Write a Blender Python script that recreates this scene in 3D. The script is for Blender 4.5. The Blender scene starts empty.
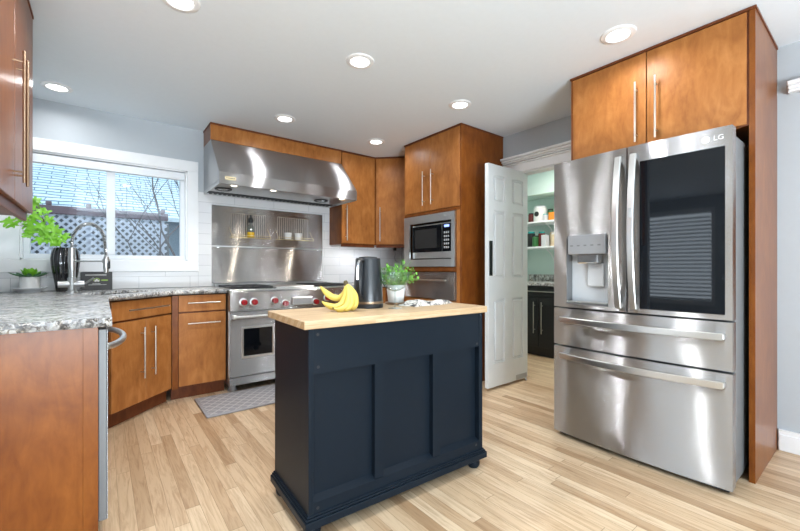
import bpy, bmesh, math, random
from mathutils import Vector, Matrix
random.seed(7)
PI = math.pi
scene = bpy.context.scene
COL = scene.collection

# ------------------------------------------------------------------ camera, world, light, exposure
TH = math.atan(298 / 382)
cam_data = bpy.data.cameras.new('camera')
cam_data.sensor_width = 36
cam_data.lens = 382 / 800 * 36
cam_data.shift_y = 2.5 / 800
cam_data.clip_start = 0.02
cam = bpy.data.objects.new('camera', cam_data)
cam.location = (0, 0, 1.10)
cam.rotation_euler = (PI / 2, 0, -TH)
COL.objects.link(cam)
scene.camera = cam
scene.view_settings.view_transform = 'Standard'
scene.view_settings.look = 'None'
scene.view_settings.gamma = 1
scene.view_settings.use_curve_mapping = False
scene.view_settings.exposure = 0.74
scene.cycles.max_bounces = 10
scene.cycles.diffuse_bounces = 5
scene.cycles.glossy_bounces = 5
scene.cycles.transmission_bounces = 8
scene.cycles.caustics_reflective = False
scene.cycles.caustics_refractive = False
scene.cycles.sample_clamp_indirect = 6.0
world = bpy.data.worlds.new('overcast_sky')
scene.world = world
world.use_nodes = True
wn = world.node_tree
bg = wn.nodes['Background']
bg.inputs['Color'].default_value = (0.80, 0.92, 1.0, 1)
bg.inputs['Strength'].default_value = 1.2
CAN_POWER = 7.0
REAR_FILL = 3.0

def area_light(name, loc, rot, sx, sy, power, color, parent=None, shape='RECTANGLE', spread=None):
    d = bpy.data.lights.new(name, 'AREA')
    d.shape = shape
    d.size = sx
    if shape in ('RECTANGLE', 'ELLIPSE'):
        d.size_y = sy
    d.energy = power
    d.color = color
    if spread: d.spread = spread
    o = bpy.data.objects.new(name, d)
    o.location = loc
    o.rotation_euler = rot
    COL.objects.link(o)
    if parent: o.parent = parent
    return o
# added rear fill set at the glazed doors, then daylight by the dining window
area_light('rear_fill_light', (0.4, -3.12, 1.25), (PI / 2, 0, 0), 3.4, 2.1, REAR_FILL, (0.93, 0.97, 1.0))
area_light('daylight_dining_window', (-4.42, 1.85, 1.32), (PI / 2, 0, -PI / 2), 1.8, 1.7, 42, (0.76, 0.88, 1.0))

area_light('ceiling_fill_light', (-0.2, -3.12, 0.35), (PI / 2 + 1.15, 0, 0), 2.2, .6, 250, (0.80, 0.91, 1.0))  # added uplight to brighten the ceiling, out of view
# ------------------------------------------------------------------ node helpers / materials
def newmat(name):
    m = bpy.data.materials.new(name)
    m.use_nodes = True
    nt = m.node_tree
    return m, nt, nt.nodes['Principled BSDF']

def N(nt, typ, **kw):
    n = nt.nodes.new(typ)
    for k, v in kw.items():
        setattr(n, k, v)
    return n

def L(nt, a, b): nt.links.new(a, b)

def setin(n, **kw):
    for k, v in kw.items():
        n.inputs[k.replace('_', ' ')].default_value = v

def rgb(c): return (c[0], c[1], c[2], 1)

def s2l(r, g, b):
    f = lambda c: (c / 12.92 if c <= .04045 else ((c + .055) / 1.055) ** 2.4)
    return (f(r / 255), f(g / 255), f(b / 255))

def simple(name, col, rough=.5, metal=0, spec=.5, coat=0, **kw):
    m, nt, p = newmat(name)
    p.inputs['Base Color'].default_value = rgb(col)
    p.inputs['Roughness'].default_value = rough
    p.inputs['Metallic'].default_value = metal
    p.inputs['Specular IOR Level'].default_value = spec
    p.inputs['Coat Weight'].default_value = coat
    # a faint procedural variation, as on any real surface
    tc = N(nt, 'ShaderNodeTexCoord'); no = N(nt, 'ShaderNodeTexNoise')
    no.inputs['Scale'].default_value = kw.get('nscale', 9); no.inputs['Detail'].default_value = 3
    L(nt, tc.outputs['Object'], no.inputs['Vector'])
    mx = N(nt, 'ShaderNodeMix', data_type='RGBA')
    v = kw.get('var', .05)
    mx.inputs[6].default_value = rgb([c * (1 - v) for c in col]); mx.inputs[7].default_value = rgb([min(1, c * (1 + v)) for c in col])
    L(nt, no.outputs['Fac'], mx.inputs[0]); L(nt, mx.outputs[2], p.inputs['Base Color'])
    return m

def ramp(nt, stops):
    r = N(nt, 'ShaderNodeValToRGB')
    el = r.color_ramp.elements
    while len(el) < len(stops): el.new(.5)
    for e, (pos, c) in zip(el, stops):
        e.position = pos; e.color = rgb(c)
    return r

def mapped(nt, scale=(1, 1, 1), rot=(0, 0, 0), loc=(0, 0, 0), coord='Object'):
    tc = N(nt, 'ShaderNodeTexCoord'); mp = N(nt, 'ShaderNodeMapping')
    mp.inputs['Scale'].default_value = scale; mp.inputs['Rotation'].default_value = rot; mp.inputs['Location'].default_value = loc
    L(nt, tc.outputs[coord], mp.inputs['Vector'])
    return mp.outputs['Vector']

def wood(name, c_dark, c_mid, c_light, rough=.36, scale=(9, 9, 2.2), coat=.0, blotch=6.5):
    m, nt, p = newmat(name)
    v = mapped(nt, scale)
    n1 = N(nt, 'ShaderNodeTexNoise'); setin(n1, Scale=3.2, Detail=8.0, Roughness=.62, Distortion=.6); L(nt, v, n1.inputs['Vector'])
    v2 = mapped(nt, (1, 1, .6))
    n2 = N(nt, 'ShaderNodeTexNoise'); setin(n2, Scale=blotch, Detail=5.0, Roughness=.6, Distortion=.9); L(nt, v2, n2.inputs['Vector'])
    add = N(nt, 'ShaderNodeMath', operation='MULTIPLY_ADD'); add.inputs[1].default_value = .45
    sc = N(nt, 'ShaderNodeMath', operation='MULTIPLY'); sc.inputs[1].default_value = .55
    L(nt, n1.outputs['Fac'], add.inputs[0]); L(nt, n2.outputs['Fac'], sc.inputs[0]); L(nt, sc.outputs[0], add.inputs[2])
    r = ramp(nt, [(.33, c_dark), (.5, c_mid), (.68, c_light)])
    L(nt, add.outputs[0], r.inputs['Fac']); L(nt, r.outputs['Color'], p.inputs['Base Color'])
    setin(p, Roughness=rough, Coat_Weight=coat, Coat_Roughness=.18); p.inputs['Specular IOR Level'].default_value = .2
    return m

def steel(name, col=(.45, .45, .455), rough=.25, aniso=1.0, wave=.09, brush=.75):
    """horizontally brushed sheet: grain lines tilt the normal up and down at random, the sheet itself is slightly wavy"""
    m, nt, p = newmat(name)
    setin(p, Metallic=1.0, Roughness=rough, Anisotropic=aniso)
    p.inputs['Base Color'].default_value = rgb(col)
    cv = N(nt, 'ShaderNodeCombineXYZ'); cv.inputs[2].default_value = 1.0; cv.inputs[0].default_value = 0.02
    L(nt, cv.outputs[0], p.inputs['Tangent'])
    geo = N(nt, 'ShaderNodeNewGeometry')
    big = N(nt, 'ShaderNodeVectorMath', operation='SCALE'); big.inputs['Scale'].default_value = 3371.0; L(nt, geo.outputs['Position'], big.inputs[0])
    w1 = N(nt, 'ShaderNodeTexWhiteNoise', noise_dimensions='3D'); L(nt, big.outputs[0], w1.inputs['Vector'])
    sp = N(nt, 'ShaderNodeSeparateXYZ'); L(nt, w1.outputs['Color'], sp.inputs[0])
    ad = N(nt, 'ShaderNodeMath', operation='MULTIPLY'); L(nt, sp.outputs[0], ad.inputs[0]); ad.inputs[1].default_value = 2.0
    ma = N(nt, 'ShaderNodeMath', operation='MULTIPLY_ADD'); L(nt, ad.outputs[0], ma.inputs[0]); ma.inputs[1].default_value = brush; ma.inputs[2].default_value = -brush
    cz = N(nt, 'ShaderNodeCombineXYZ'); L(nt, ma.outputs[0], cz.inputs[2])
    v = mapped(nt, (2.6, 2.6, 1.1))
    n = N(nt, 'ShaderNodeTexNoise'); setin(n, Scale=1.3, Detail=1.5); L(nt, v, n.inputs['Vector'])
    wv = N(nt, 'ShaderNodeVectorMath', operation='MULTIPLY_ADD'); L(nt, n.outputs['Color'], wv.inputs[0]); wv.inputs[1].default_value = (wave * 2, wave * 2, 0); wv.inputs[2].default_value = (-wave, -wave, 0)
    s1 = N(nt, 'ShaderNodeVectorMath', operation='ADD'); L(nt, geo.outputs['Normal'], s1.inputs[0]); L(nt, cz.outputs[0], s1.inputs[1])
    s2 = N(nt, 'ShaderNodeVectorMath', operation='ADD'); L(nt, s1.outputs[0], s2.inputs[0]); L(nt, wv.outputs[0], s2.inputs[1])
    nn = N(nt, 'ShaderNodeVectorMath', operation='NORMALIZE'); L(nt, s2.outputs[0], nn.inputs[0])
    L(nt, nn.outputs[0], p.inputs['Normal'])
    return m

M = {}
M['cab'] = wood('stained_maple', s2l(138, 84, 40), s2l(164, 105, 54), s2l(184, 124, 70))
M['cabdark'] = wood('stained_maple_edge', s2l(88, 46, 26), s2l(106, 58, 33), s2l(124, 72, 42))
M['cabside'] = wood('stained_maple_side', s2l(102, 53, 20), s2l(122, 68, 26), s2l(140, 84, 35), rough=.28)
M['steel'] = steel('brushed_stainless')
M['steelhood'] = steel('brushed_stainless_hood', rough=.28, wave=.03, brush=.65)
M['steelflat'] = simple('satin_steel', (.62, .62, .61), .3, 1.0, var=.03)
M['nickel'] = simple('brushed_nickel', (.66, .62, .56), .28, 1.0, var=.03)
M['chrome'] = simple('polished_chrome', (.8, .8, .8), .1, 1.0, var=.02)
M['bronze'] = simple('warm_nickel', (.34, .24, .16), .38, 1.0, var=.03)
M['blackgloss'] = simple('black_glass', (.004, .005, .007), .03, 0, .28, nscale=2)
M['black'] = simple('black_plastic', (.012, .012, .013), .4)
M['iron'] = simple('cast_iron', (.025, .025, .027), .55)
M['dark'] = simple('dark_void', (.008, .008, .008), .8)
M['navy'] = simple('navy_paint', (.007, .012, .019), .4, 0, .12, nscale=3, var=.12)
M['red'] = simple('red_enamel', (.33, .008, .012), .18, 0, .5, .5)
M['white'] = simple('white_trim_paint', (.86, .87, .88), .35)
M['doorwhite'] = simple('white_door_paint', (.74, .77, .78), .4)
M['vinyl'] = simple('white_vinyl', (.80, .83, .86), .35)
M['wall'] = simple('grey_wall_paint', s2l(183, 189, 194), .6, nscale=30, var=.02)
M['ceil'] = simple('ceiling_paint', (.78, .845, .90), .7, nscale=30, var=.02)
M['mint'] = simple('pale_mint_paint', s2l(205, 226, 218), .6, var=.02)
M['ceramic'] = simple('white_ceramic', (.78, .78, .76), .25, coat=.4)
M['recess'] = simple('dispenser_grey', (.15, .155, .16), .35)
M['panelgrey'] = simple('dispenser_panel_grey', (.27, .275, .285), .3)
M['caseside'] = simple('fridge_case', (.16, .165, .17), .4)
M['stoneware'] = simple('grey_stoneware', (.55, .55, .54), .55, nscale=60, var=.2)
M['blackceramic'] = simple('black_glaze', (.008, .008, .01), .08, coat=1.0)
M['kettle'] = simple('dark_kettle_shell', (.014, .016, .019), .3, coat=.3)
M['banana'] = simple('banana_skin', (.66, .50, .10), .42, nscale=25, var=.12)
M['bananatip'] = simple('banana_tip', (.10, .07, .03), .7)
M['bananastem'] = simple('banana_stem', (.45, .42, .08), .6, nscale=40, var=.2)
M['leaf'] = simple('bright_leaf', (.20, .50, .03), .4, nscale=20, var=.35)
M['leafdark'] = simple('deep_leaf', (.04, .16, .05), .4, nscale=20, var=.3)
M['fern'] = simple('fern_leaf', (.15, .40, .05), .5, nscale=30, var=.4)
M['stem'] = simple('plant_stem', (.12, .09, .04), .7)
M['soil'] = simple('potting_soil', (.03, .02, .015), .9)
M['orange'] = simple('orange_card', (.75, .25, .03), .5)
M['teal'] = simple('teal_lid', (.02, .35, .33), .4)
M['beige'] = simple('beige_pack', (.68, .55, .36), .5, var=.2)
M['darkred'] = simple('dark_red_jar', (.12, .02, .02), .25)
M['greyplastic'] = simple('grey_plastic', (.42, .43, .44), .4)
M['lightgrey'] = simple('light_grey_plastic', (.60, .62, .64), .35)
M['oil'] = simple('yellow_oil', (.70, .42, .01), .15)
M['plum'] = simple('weathered_rail', s2l(118, 104, 112), .8, nscale=8, var=.2)
M['lattice'] = simple('painted_lattice', s2l(200, 208, 222), .7)
M['hedge'] = simple('dark_hedge', (.10, .12, .14), .9, nscale=14, var=.5)  # dark blue-grey, varied at random
M['siding'] = simple('blue_siding', s2l(120, 150, 170), .7)
M['bark'] = simple('bare_bark', (.10, .09, .10), .9)
M['ground'] = simple('garden_soil', (.12, .12, .09), .9)
M['green_ink'] = simple('green_print', (.35, .55, .08), .5)
M['white_ink'] = simple('white_print', (.75, .75, .72), .5)
M['gold'] = simple('badge_plate', (.62, .52, .32), .35, 1.0)
M['logo'] = simple('pale_logo', (.80, .80, .80), .35, .3)

def emit(name, col, s):
    m, nt, p = newmat(name)
    p.inputs['Base Color'].default_value = rgb(col)
    p.inputs['Emission Color'].default_value = rgb(col)
    p.inputs['Emission Strength'].default_value = s
    return m
M['lens'] = emit('lamp_lens', (1, .98, .95), 3.2)
M['hoodlens'] = emit('hood_lamp_lens', (1, .90, .75), 3)
M['display'] = emit('blue_display', (.25, .35, 1), 1.2)

def glassmat(name, col=(1, 1, 1), rough=0.0, thin=True, edge=.5):
    m, nt, p = newmat(name)
    if thin:   # window and drinking glass: clear pane with a sheen
        out = nt.nodes['Material Output']
        tr = N(nt, 'ShaderNodeBsdfTransparent'); tr.inputs[0].default_value = rgb(col)
        gl = N(nt, 'ShaderNodeBsdfGlossy'); gl.inputs['Roughness'].default_value = .02
        lw = N(nt, 'ShaderNodeLayerWeight'); lw.inputs[0].default_value = .5
        pw = N(nt, 'ShaderNodeMath', operation='POWER'); L(nt, lw.outputs['Facing'], pw.inputs[0]); pw.inputs[1].default_value = 4.0
        fr = N(nt, 'ShaderNodeMath', operation='MULTIPLY_ADD'); L(nt, pw.outputs[0], fr.inputs[0]); fr.inputs[1].default_value = edge; fr.inputs[2].default_value = .04
        mx = N(nt, 'ShaderNodeMixShader')
        L(nt, fr.outputs[0], mx.inputs[0]); L(nt, tr.outputs[0], mx.inputs[1]); L(nt, gl.outputs[0], mx.inputs[2])
        L(nt, mx.outputs[0], out.inputs['Surface'])
    else:
        setin(p, Roughness=rough, IOR=1.45, Transmission_Weight=1.0)
        p.inputs['Base Color'].default_value = rgb(col)
    return m
M['pane'] = glassmat('window_pane', (.96, .98, 1))
M['glass'] = glassmat('clear_glass', (.90, .93, .93), edge=.9)

def make_floor():
    m, nt, p = newmat('oak_strip_floor')
    tc = N(nt, 'ShaderNodeTexCoord'); sp = N(nt, 'ShaderNodeSeparateXYZ'); L(nt, tc.outputs['Object'], sp.inputs[0])
    def math_(op, a, b=None, c=None):
        n = N(nt, 'ShaderNodeMath', operation=op)
        for i, q in enumerate((a, b, c)):
            if q is None: continue
            if isinstance(q, (int, float)): n.inputs[i].default_value = q
            else: L(nt, q, n.inputs[i])
        return n.outputs[0]
    W_ = .060
    xs = math_('DIVIDE', sp.outputs[0], W_)
    row = math_('FLOOR', xs)
    wn1 = N(nt, 'ShaderNodeTexWhiteNoise', noise_dimensions='1D'); L(nt, row, wn1.inputs['W'])
    ys = math_('MULTIPLY_ADD', wn1.outputs['Value'], 9.0, math_('DIVIDE', sp.outputs[1], .95))
    colm = math_('FLOOR', ys)
    cv = N(nt, 'ShaderNodeCombineXYZ'); L(nt, row, cv.inputs[0]); L(nt, colm, cv.inputs[1])
    wn2 = N(nt, 'ShaderNodeTexWhiteNoise', noise_dimensions='2D'); L(nt, cv.outputs[0], wn2.inputs['Vector'])
    tone = ramp(nt, [(.0, s2l(178, 146, 112)), (.25, s2l(200, 170, 136)), (.6, s2l(212, 184, 150)), (1, s2l(224, 200, 168))])
    L(nt, wn2.outputs['Value'], tone.inputs['Fac'])
    # grain, shifted plank by plank
    vo = N(nt, 'ShaderNodeVectorMath', operation='MULTIPLY_ADD')
    L(nt, wn2.outputs['Color'], vo.inputs[0]); vo.inputs[1].default_value = (20, 20, 20)
    L(nt, tc.outputs['Object'], vo.inputs[2])
    mp = N(nt, 'ShaderNodeMapping'); mp.inputs['Scale'].default_value = (26, 1.8, 1); L(nt, vo.outputs[0], mp.inputs['Vector'])
    no = N(nt, 'ShaderNodeTexNoise'); setin(no, Scale=1.6, Detail=9.0, Roughness=.65, Distortion=1.4); L(nt, mp.outputs[0], no.inputs['Vector'])
    gr = ramp(nt, [(.30, s2l(176, 142, 104)), (.55, (1, 1, 1)), (.8, (1, 1, 1))]); L(nt, no.outputs['Fac'], gr.inputs['Fac'])
    mul = N(nt, 'ShaderNodeMix', data_type='RGBA', blend_type='MULTIPLY'); mul.inputs[0].default_value = .55
    L(nt, tone.outputs['Color'], mul.inputs[6]); L(nt, gr.outputs['Color'], mul.inputs[7])
    fx = math_('FRACT', xs); fy = math_('FRACT', ys)
    gx = math_('LESS_THAN', math_('MINIMUM', fx, math_('SUBTRACT', 1.0, fx)), .014)
    gy = math_('LESS_THAN', math_('MINIMUM', fy, math_('SUBTRACT', 1.0, fy)), .0014)
    g = math_('MAXIMUM', gx, gy)
    mix = N(nt, 'ShaderNodeMix', data_type='RGBA'); L(nt, math_('MULTIPLY', g, .6), mix.inputs[0]); L(nt, mul.outputs[2], mix.inputs[6]); mix.inputs[7].default_value = rgb(s2l(120, 88, 55))
    L(nt, mix.outputs[2], p.inputs['Base Color'])
    b = N(nt, 'ShaderNodeBump'); setin(b, Strength=.15, Distance=.002); L(nt, math_('MULTIPLY_ADD', g, -1.0, math_('MULTIPLY', no.outputs['Fac'], .25)), b.inputs['Height'])
    L(nt, b.outputs[0], p.inputs['Normal'])
    setin(p, Roughness=.36)
    return m
M['floor'] = make_floor()

def make_tile():
    m, nt, p = newmat('white_subway_tile')
    tc = N(nt, 'ShaderNodeTexCoord'); sp = N(nt, 'ShaderNodeSeparateXYZ'); L(nt, tc.outputs['Object'], sp.inputs[0])
    cb = N(nt, 'ShaderNodeCombineXYZ')
    ad = N(nt, 'ShaderNodeMath', operation='ADD'); L(nt, sp.outputs[0], ad.inputs[0]); L(nt, sp.outputs[1], ad.inputs[1])
    L(nt, ad.outputs[0], cb.inputs[0]); L(nt, sp.outputs[2], cb.inputs[1])
    mp = N(nt, 'ShaderNodeMapping'); mp.inputs['Location'].default_value = (-4.14 - .048, -.919, 0); L(nt, cb.outputs[0], mp.inputs['Vector'])
    br = N(nt, 'ShaderNodeTexBrick', offset=.5, squash=1.0)
    setin(br, Scale=1.0, Mortar_Size=.0016, Mortar_Smooth=.2, Brick_Width=.406, Row_Height=.1035)
    br.inputs['Color1'].default_value = rgb((.78, .79, .80)); br.inputs['Color2'].default_value = rgb((.74, .75, .77)); br.inputs['Mortar'].default_value = rgb((.46, .48, .50))
    L(nt, mp.outputs[0], br.inputs['Vector'])
    L(nt, br.outputs['Color'], p.inputs['Base Color'])
    b = N(nt, 'ShaderNodeBump'); setin(b, Strength=.4, Distance=.002); b.invert = True; L(nt, br.outputs['Fac'], b.inputs['Height'])
    L(nt, b.outputs[0], p.inputs['Normal'])
    setin(p, Roughness=.12)
    return m
M['tile'] = make_tile()

def make_granite(name='white_granite', dark=.85):
    m, nt, p = newmat(name)
    v = mapped(nt, (1, 1, 1))
    vs = mapped(nt, (1.0, 2.6, 1.0), rot=(0, 0, .5))
    n1 = N(nt, 'ShaderNodeTexNoise'); setin(n1, Scale=5.0, Detail=12.0, Roughness=.72, Distortion=2.2); L(nt, vs, n1.inputs['Vector'])
    n2 = N(nt, 'ShaderNodeTexNoise'); setin(n2, Scale=60.0, Detail=5.0, Roughness=.7, Distortion=.6); L(nt, v, n2.inputs['Vector'])
    n3 = N(nt, 'ShaderNodeTexNoise'); setin(n3, Scale=14.0, Detail=5.0, Roughness=.6, Distortion=1.0); L(nt, v, n3.inputs['Vector'])
    base = ramp(nt, [(.36, s2l(96, 96, 100)), (.46, s2l(176, 178, 180)), (.56, s2l(220, 220, 218)), (.75, s2l(238, 236, 232))]); L(nt, n1.outputs['Fac'], base.inputs['Fac'])
    spk = ramp(nt, [(.40, (.015, .013, .013)), (.45, (.14, .10, .07)), (.49, (.60, .50, .38)), (.535, (1, 1, 1))]); L(nt, n2.outputs['Fac'], spk.inputs['Fac'])
    mul = N(nt, 'ShaderNodeMix', data_type='RGBA', blend_type='MULTIPLY'); L(nt, base.outputs['Color'], mul.inputs[6]); L(nt, spk.outputs['Color'], mul.inputs[7])
    msk = ramp(nt, [(.42, (dark, dark, dark)), (.62, (.25, .25, .25))]); L(nt, n3.outputs['Fac'], msk.inputs['Fac']); L(nt, msk.outputs['Color'], mul.inputs[0])
    L(nt, mul.outputs[2], p.inputs['Base Color'])
    setin(p, Roughness=.24)
    return m
M['granite'] = make_granite()
M['granitedark'] = make_granite('speckled_granite_edge', 1.0)

def make_butcher():
    m, nt, p = newmat('butcher_block')
    br = N(nt, 'ShaderNodeTexBrick', offset=.37, squash=1.0)
    setin(br, Scale=1.0, Mortar_Size=.0006, Mortar_Smooth=.1, Brick_Width=.52, Row_Height=.038)
    br.inputs['Color1'].default_value = rgb(s2l(190, 164, 128)); br.inputs['Color2'].default_value = rgb(s2l(206, 182, 148)); br.inputs['Mortar'].default_value = rgb(s2l(182, 150, 110))
    tc = N(nt, 'ShaderNodeTexCoord'); sp = N(nt, 'ShaderNodeSeparateXYZ'); L(nt, tc.outputs['Object'], sp.inputs[0])
    ad = N(nt, 'ShaderNodeMath', operation='ADD'); L(nt, sp.outputs[1], ad.inputs[0]); L(nt, sp.outputs[2], ad.inputs[1])
    cb = N(nt, 'ShaderNodeCombineXYZ'); L(nt, sp.outputs[0], cb.inputs[0]); L(nt, ad.outputs[0], cb.inputs[1]); L(nt, cb.outputs[0], br.inputs['Vector'])
    n = N(nt, 'ShaderNodeTexNoise'); setin(n, Scale=3.0, Detail=7.0, Roughness=.65); L(nt, mapped(nt, (3, 40, 40)), n.inputs['Vector'])
    r = ramp(nt, [(.3, s2l(196, 156, 110)), (.6, (1, 1, 1))]); L(nt, n.outputs['Fac'], r.inputs['Fac'])
    mx = N(nt, 'ShaderNodeMix', data_type='RGBA', blend_type='MULTIPLY'); mx.inputs[0].default_value = .5
    L(nt, br.outputs['Color'], mx.inputs[6]); L(nt, r.outputs['Color'], mx.inputs[7]); L(nt, mx.outputs[2], p.inputs['Base Color'])
    setin(p, Roughness=.42)
    return m
M['butcher'] = make_butcher()

def make_mat_pattern():
    m, nt, p = newmat('trellis_mat')
    v = mapped(nt, (1 / .062, 1 / .062, 0), rot=(0, 0, PI / 4))
    sp = N(nt, 'ShaderNodeSeparateXYZ'); L(nt, v, sp.inputs[0])
    def line(s):
        f = N(nt, 'ShaderNodeMath', operation='FRACT'); L(nt, s, f.inputs[0])
        a = N(nt, 'ShaderNodeMath', operation='LESS_THAN'); L(nt, f.outputs[0], a.inputs[0]); a.inputs[1].default_value = .17
        return a.outputs[0]
    mxm = N(nt, 'ShaderNodeMath', operation='MAXIMUM'); L(nt, line(sp.outputs[0]), mxm.inputs[0]); L(nt, line(sp.outputs[1]), mxm.inputs[1])
    mx = N(nt, 'ShaderNodeMix', data_type='RGBA'); L(nt, mxm.outputs[0], mx.inputs[0])
    mx.inputs[6].default_value = rgb(s2l(146, 145, 148)); mx.inputs[7].default_value = rgb(s2l(180, 178, 180))
    L(nt, mx.outputs[2], p.inputs['Base Color']); setin(p, Roughness=.7)
    return m
M['mat'] = make_mat_pattern()
M['matedge'] = simple('mat_border', s2l(152, 151, 154), .7)

def make_towel():
    m, nt, p = newmat('woven_towel')
    v = mapped(nt, (55, 22, 22))
    vo = N(nt, 'ShaderNodeTexNoise'); setin(vo, Scale=1.0, Detail=3.0, Distortion=1.2); L(nt, v, vo.inputs['Vector'])
    r = ramp(nt, [(.42, (.05, .05, .055)), (.47, (.40, .38, .36)), (.52, (.74, .71, .66))]); L(nt, vo.outputs['Fac'], r.inputs['Fac'])
    L(nt, r.outputs['Color'], p.inputs['Base Color']); setin(p, Roughness=.9)
    return m
M['towel'] = make_towel()

def make_shingle():
    m, nt, p = newmat('pale_roof_shingle')
    br = N(nt, 'ShaderNodeTexBrick', offset=.5)
    setin(br, Scale=1.0, Mortar_Size=.010, Mortar_Smooth=.5, Brick_Width=.34, Row_Height=.050)
    br.inputs['Color1'].default_value = rgb(s2l(206, 224, 232)); br.inputs['Color2'].default_value = rgb(s2l(184, 208, 220)); br.inputs['Mortar'].default_value = rgb(s2l(98, 128, 148))
    n = N(nt, 'ShaderNodeTexNoise'); setin(n, Scale=2.5, Detail=3.0); tc = N(nt, 'ShaderNodeTexCoord'); L(nt, tc.outputs['Object'], n.inputs['Vector'])
    vm = N(nt, 'ShaderNodeVectorMath', operation='MULTIPLY_ADD'); L(nt, n.outputs['Color'], vm.inputs[0]); vm.inputs[1].default_value = (.10, .05, 0)
    sc_ = N(nt, 'ShaderNodeMapping'); sc_.inputs['Scale'].default_value = (1, .42, 1); L(nt, tc.outputs['Object'], sc_.inputs['Vector']); L(nt, sc_.outputs[0], vm.inputs[2])
    L(nt, vm.outputs[0], br.inputs['Vector']); L(nt, br.outputs['Color'], p.inputs['Base Color']); setin(p, Roughness=.8)
    return m
M['shingle'] = make_shingle()

# ------------------------------------------------------------------ mesh helpers
def _merge(bm, t):
    me = bpy.data.meshes.new('tmp'); t.to_mesh(me); t.free(); bm.from_mesh(me); bpy.data.meshes.remove(me)

def box(bm, x0, x1, y0, y1, z0, z1, bev=0, seg=1):
    t = bmesh.new(); bmesh.ops.create_cube(t, size=1)
    for v in t.verts:
        v.co = Vector(((x0 + x1) / 2 + v.co.x * (x1 - x0), (y0 + y1) / 2 + v.co.y * (y1 - y0), (z0 + z1) / 2 + v.co.z * (z1 - z0)))
    if bev: bmesh.ops.bevel(t, geom=t.edges[:], offset=bev, segments=seg, affect='EDGES', profile=.5)
    _merge(bm, t); return bm

def prism(bm, pts, z0, z1, bev=0):
    """vertical prism over a plan polygon (counter-clockwise)"""
    t = bmesh.new()
    b = [t.verts.new((x, y, z0)) for x, y in pts]; c = [t.verts.new((x, y, z1)) for x, y in pts]
    n = len(pts)
    t.faces.new(b[::-1]); t.faces.new(c)
    for i in range(n): t.faces.new((b[i], b[(i + 1) % n], c[(i + 1) % n], c[i]))
    if bev: bmesh.ops.bevel(t, geom=t.edges[:], offset=bev, segments=1, affect='EDGES')
    _merge(bm, t); return bm

def xprism(bm, pts, x0, x1):
    """prism along x over a (y, z) profile"""
    t = bmesh.new()
    b = [t.verts.new((x0, y, z)) for y, z in pts]; c = [t.verts.new((x1, y, z)) for y, z in pts]
    n = len(pts)
    t.faces.new(b); t.faces.new(c[::-1])
    for i in range(n): t.faces.new((b[i], c[i], c[(i + 1) % n], b[(i + 1) % n]))
    bmesh.ops.recalc_face_normals(t, faces=t.faces[:])
    _merge(bm, t); return bm

def tube(bm, pts, r, seg=10, cap=True, closed=False):
    pts = [Vector(p) for p in pts]; n = len(pts)
    rs = r if isinstance(r, (list, tuple)) else [r] * n
    t = bmesh.new(); rings = []
    up = None
    for i, p in enumerate(pts):
        if closed: d = pts[(i + 1) % n] - pts[i - 1]
        else: d = pts[min(i + 1, n - 1)] - pts[max(i - 1, 0)]
        d.normalize()
        if up is None:
            up = Vector((0, 0, 1)) if abs(d.z) < .9 else Vector((1, 0, 0))
        a = d.cross(up); a.normalize(); b = a.cross(d); up = b
        rings.append([t.verts.new(p + (a * math.cos(2 * PI * k / seg) + b * math.sin(2 * PI * k / seg)) * rs[i]) for k in range(seg)])
    for i in range(n if closed else n - 1):
        A, B = rings[i], rings[(i + 1) % n]
        for k in range(seg): t.faces.new((A[k], A[(k + 1) % seg], B[(k + 1) % seg], B[k]))
    if cap and not closed:
        t.faces.new(rings[0][::-1]); t.faces.new(rings[-1])
    bmesh.ops.recalc_face_normals(t, faces=t.faces[:])
    _merge(bm, t); return bm

def cyl(bm, p0, p1, r, seg=16): return tube(bm, [p0, p1], r, seg)

def lathe(bm, prof, c=(0, 0, 0), seg=28, axis='Z', flute=0, nfl=12):
    """profile of (r, h) pairs turned about an axis through c"""
    t = bmesh.new(); rings = []
    for r, h in prof:
        ring = []
        for k in range(seg):
            a = 2 * PI * k / seg
            rr = max(r, .0004) * (1 + flute * math.cos(a * nfl))
            x, y = rr * math.cos(a), rr * math.sin(a)
            co = {'Z': (x, y, h), 'Y': (x, -h, y), 'X': (-h, x, y)}[axis]   # Y and X turn towards -y and -x
            ring.append(t.verts.new(Vector(c) + Vector(co)))
        rings.append(ring)
    for A, B in zip(rings, rings[1:]):
        for k in range(seg): t.faces.new((A[k], A[(k + 1) % seg], B[(k + 1) % seg], B[k]))
    t.faces.new(rings[0][::-1]); t.faces.new(rings[-1])
    bmesh.ops.recalc_face_normals(t, faces=t.faces[:])
    _merge(bm, t); return bm

def sweep_rect(bm, pts, w, h, wdir):
    """rectangular bar along pts; w measured along wdir, h across"""
    pts = [Vector(p) for p in pts]; n = len(pts); wd = Vector(wdir).normalized(); t = bmesh.new(); rings = []
    for i, p in enumerate(pts):
        d = (pts[min(i + 1, n - 1)] - pts[max(i - 1, 0)]).normalized(); hd = d.cross(wd).normalized()
        e = .28
        ring = []
        for a, b in ((-.5, -.5 + e), (-.5 + e * h / w, -.5), (.5 - e * h / w, -.5), (.5, -.5 + e), (.5, .5 - e), (.5 - e * h / w, .5), (-.5 + e * h / w, .5), (-.5, .5 - e)):
            ring.append(t.verts.new(p + wd * (a * w) + hd * (b * h)))
        rings.append(ring)
    for A, B in zip(rings, rings[1:]):
        for k in range(8): t.faces.new((A[k], A[(k + 1) % 8], B[(k + 1) % 8], B[k]))
    t.faces.new(rings[0][::-1]); t.faces.new(rings[-1])
    bmesh.ops.recalc_face_normals(t, faces=t.faces[:])
    _merge(bm, t); return bm

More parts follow.
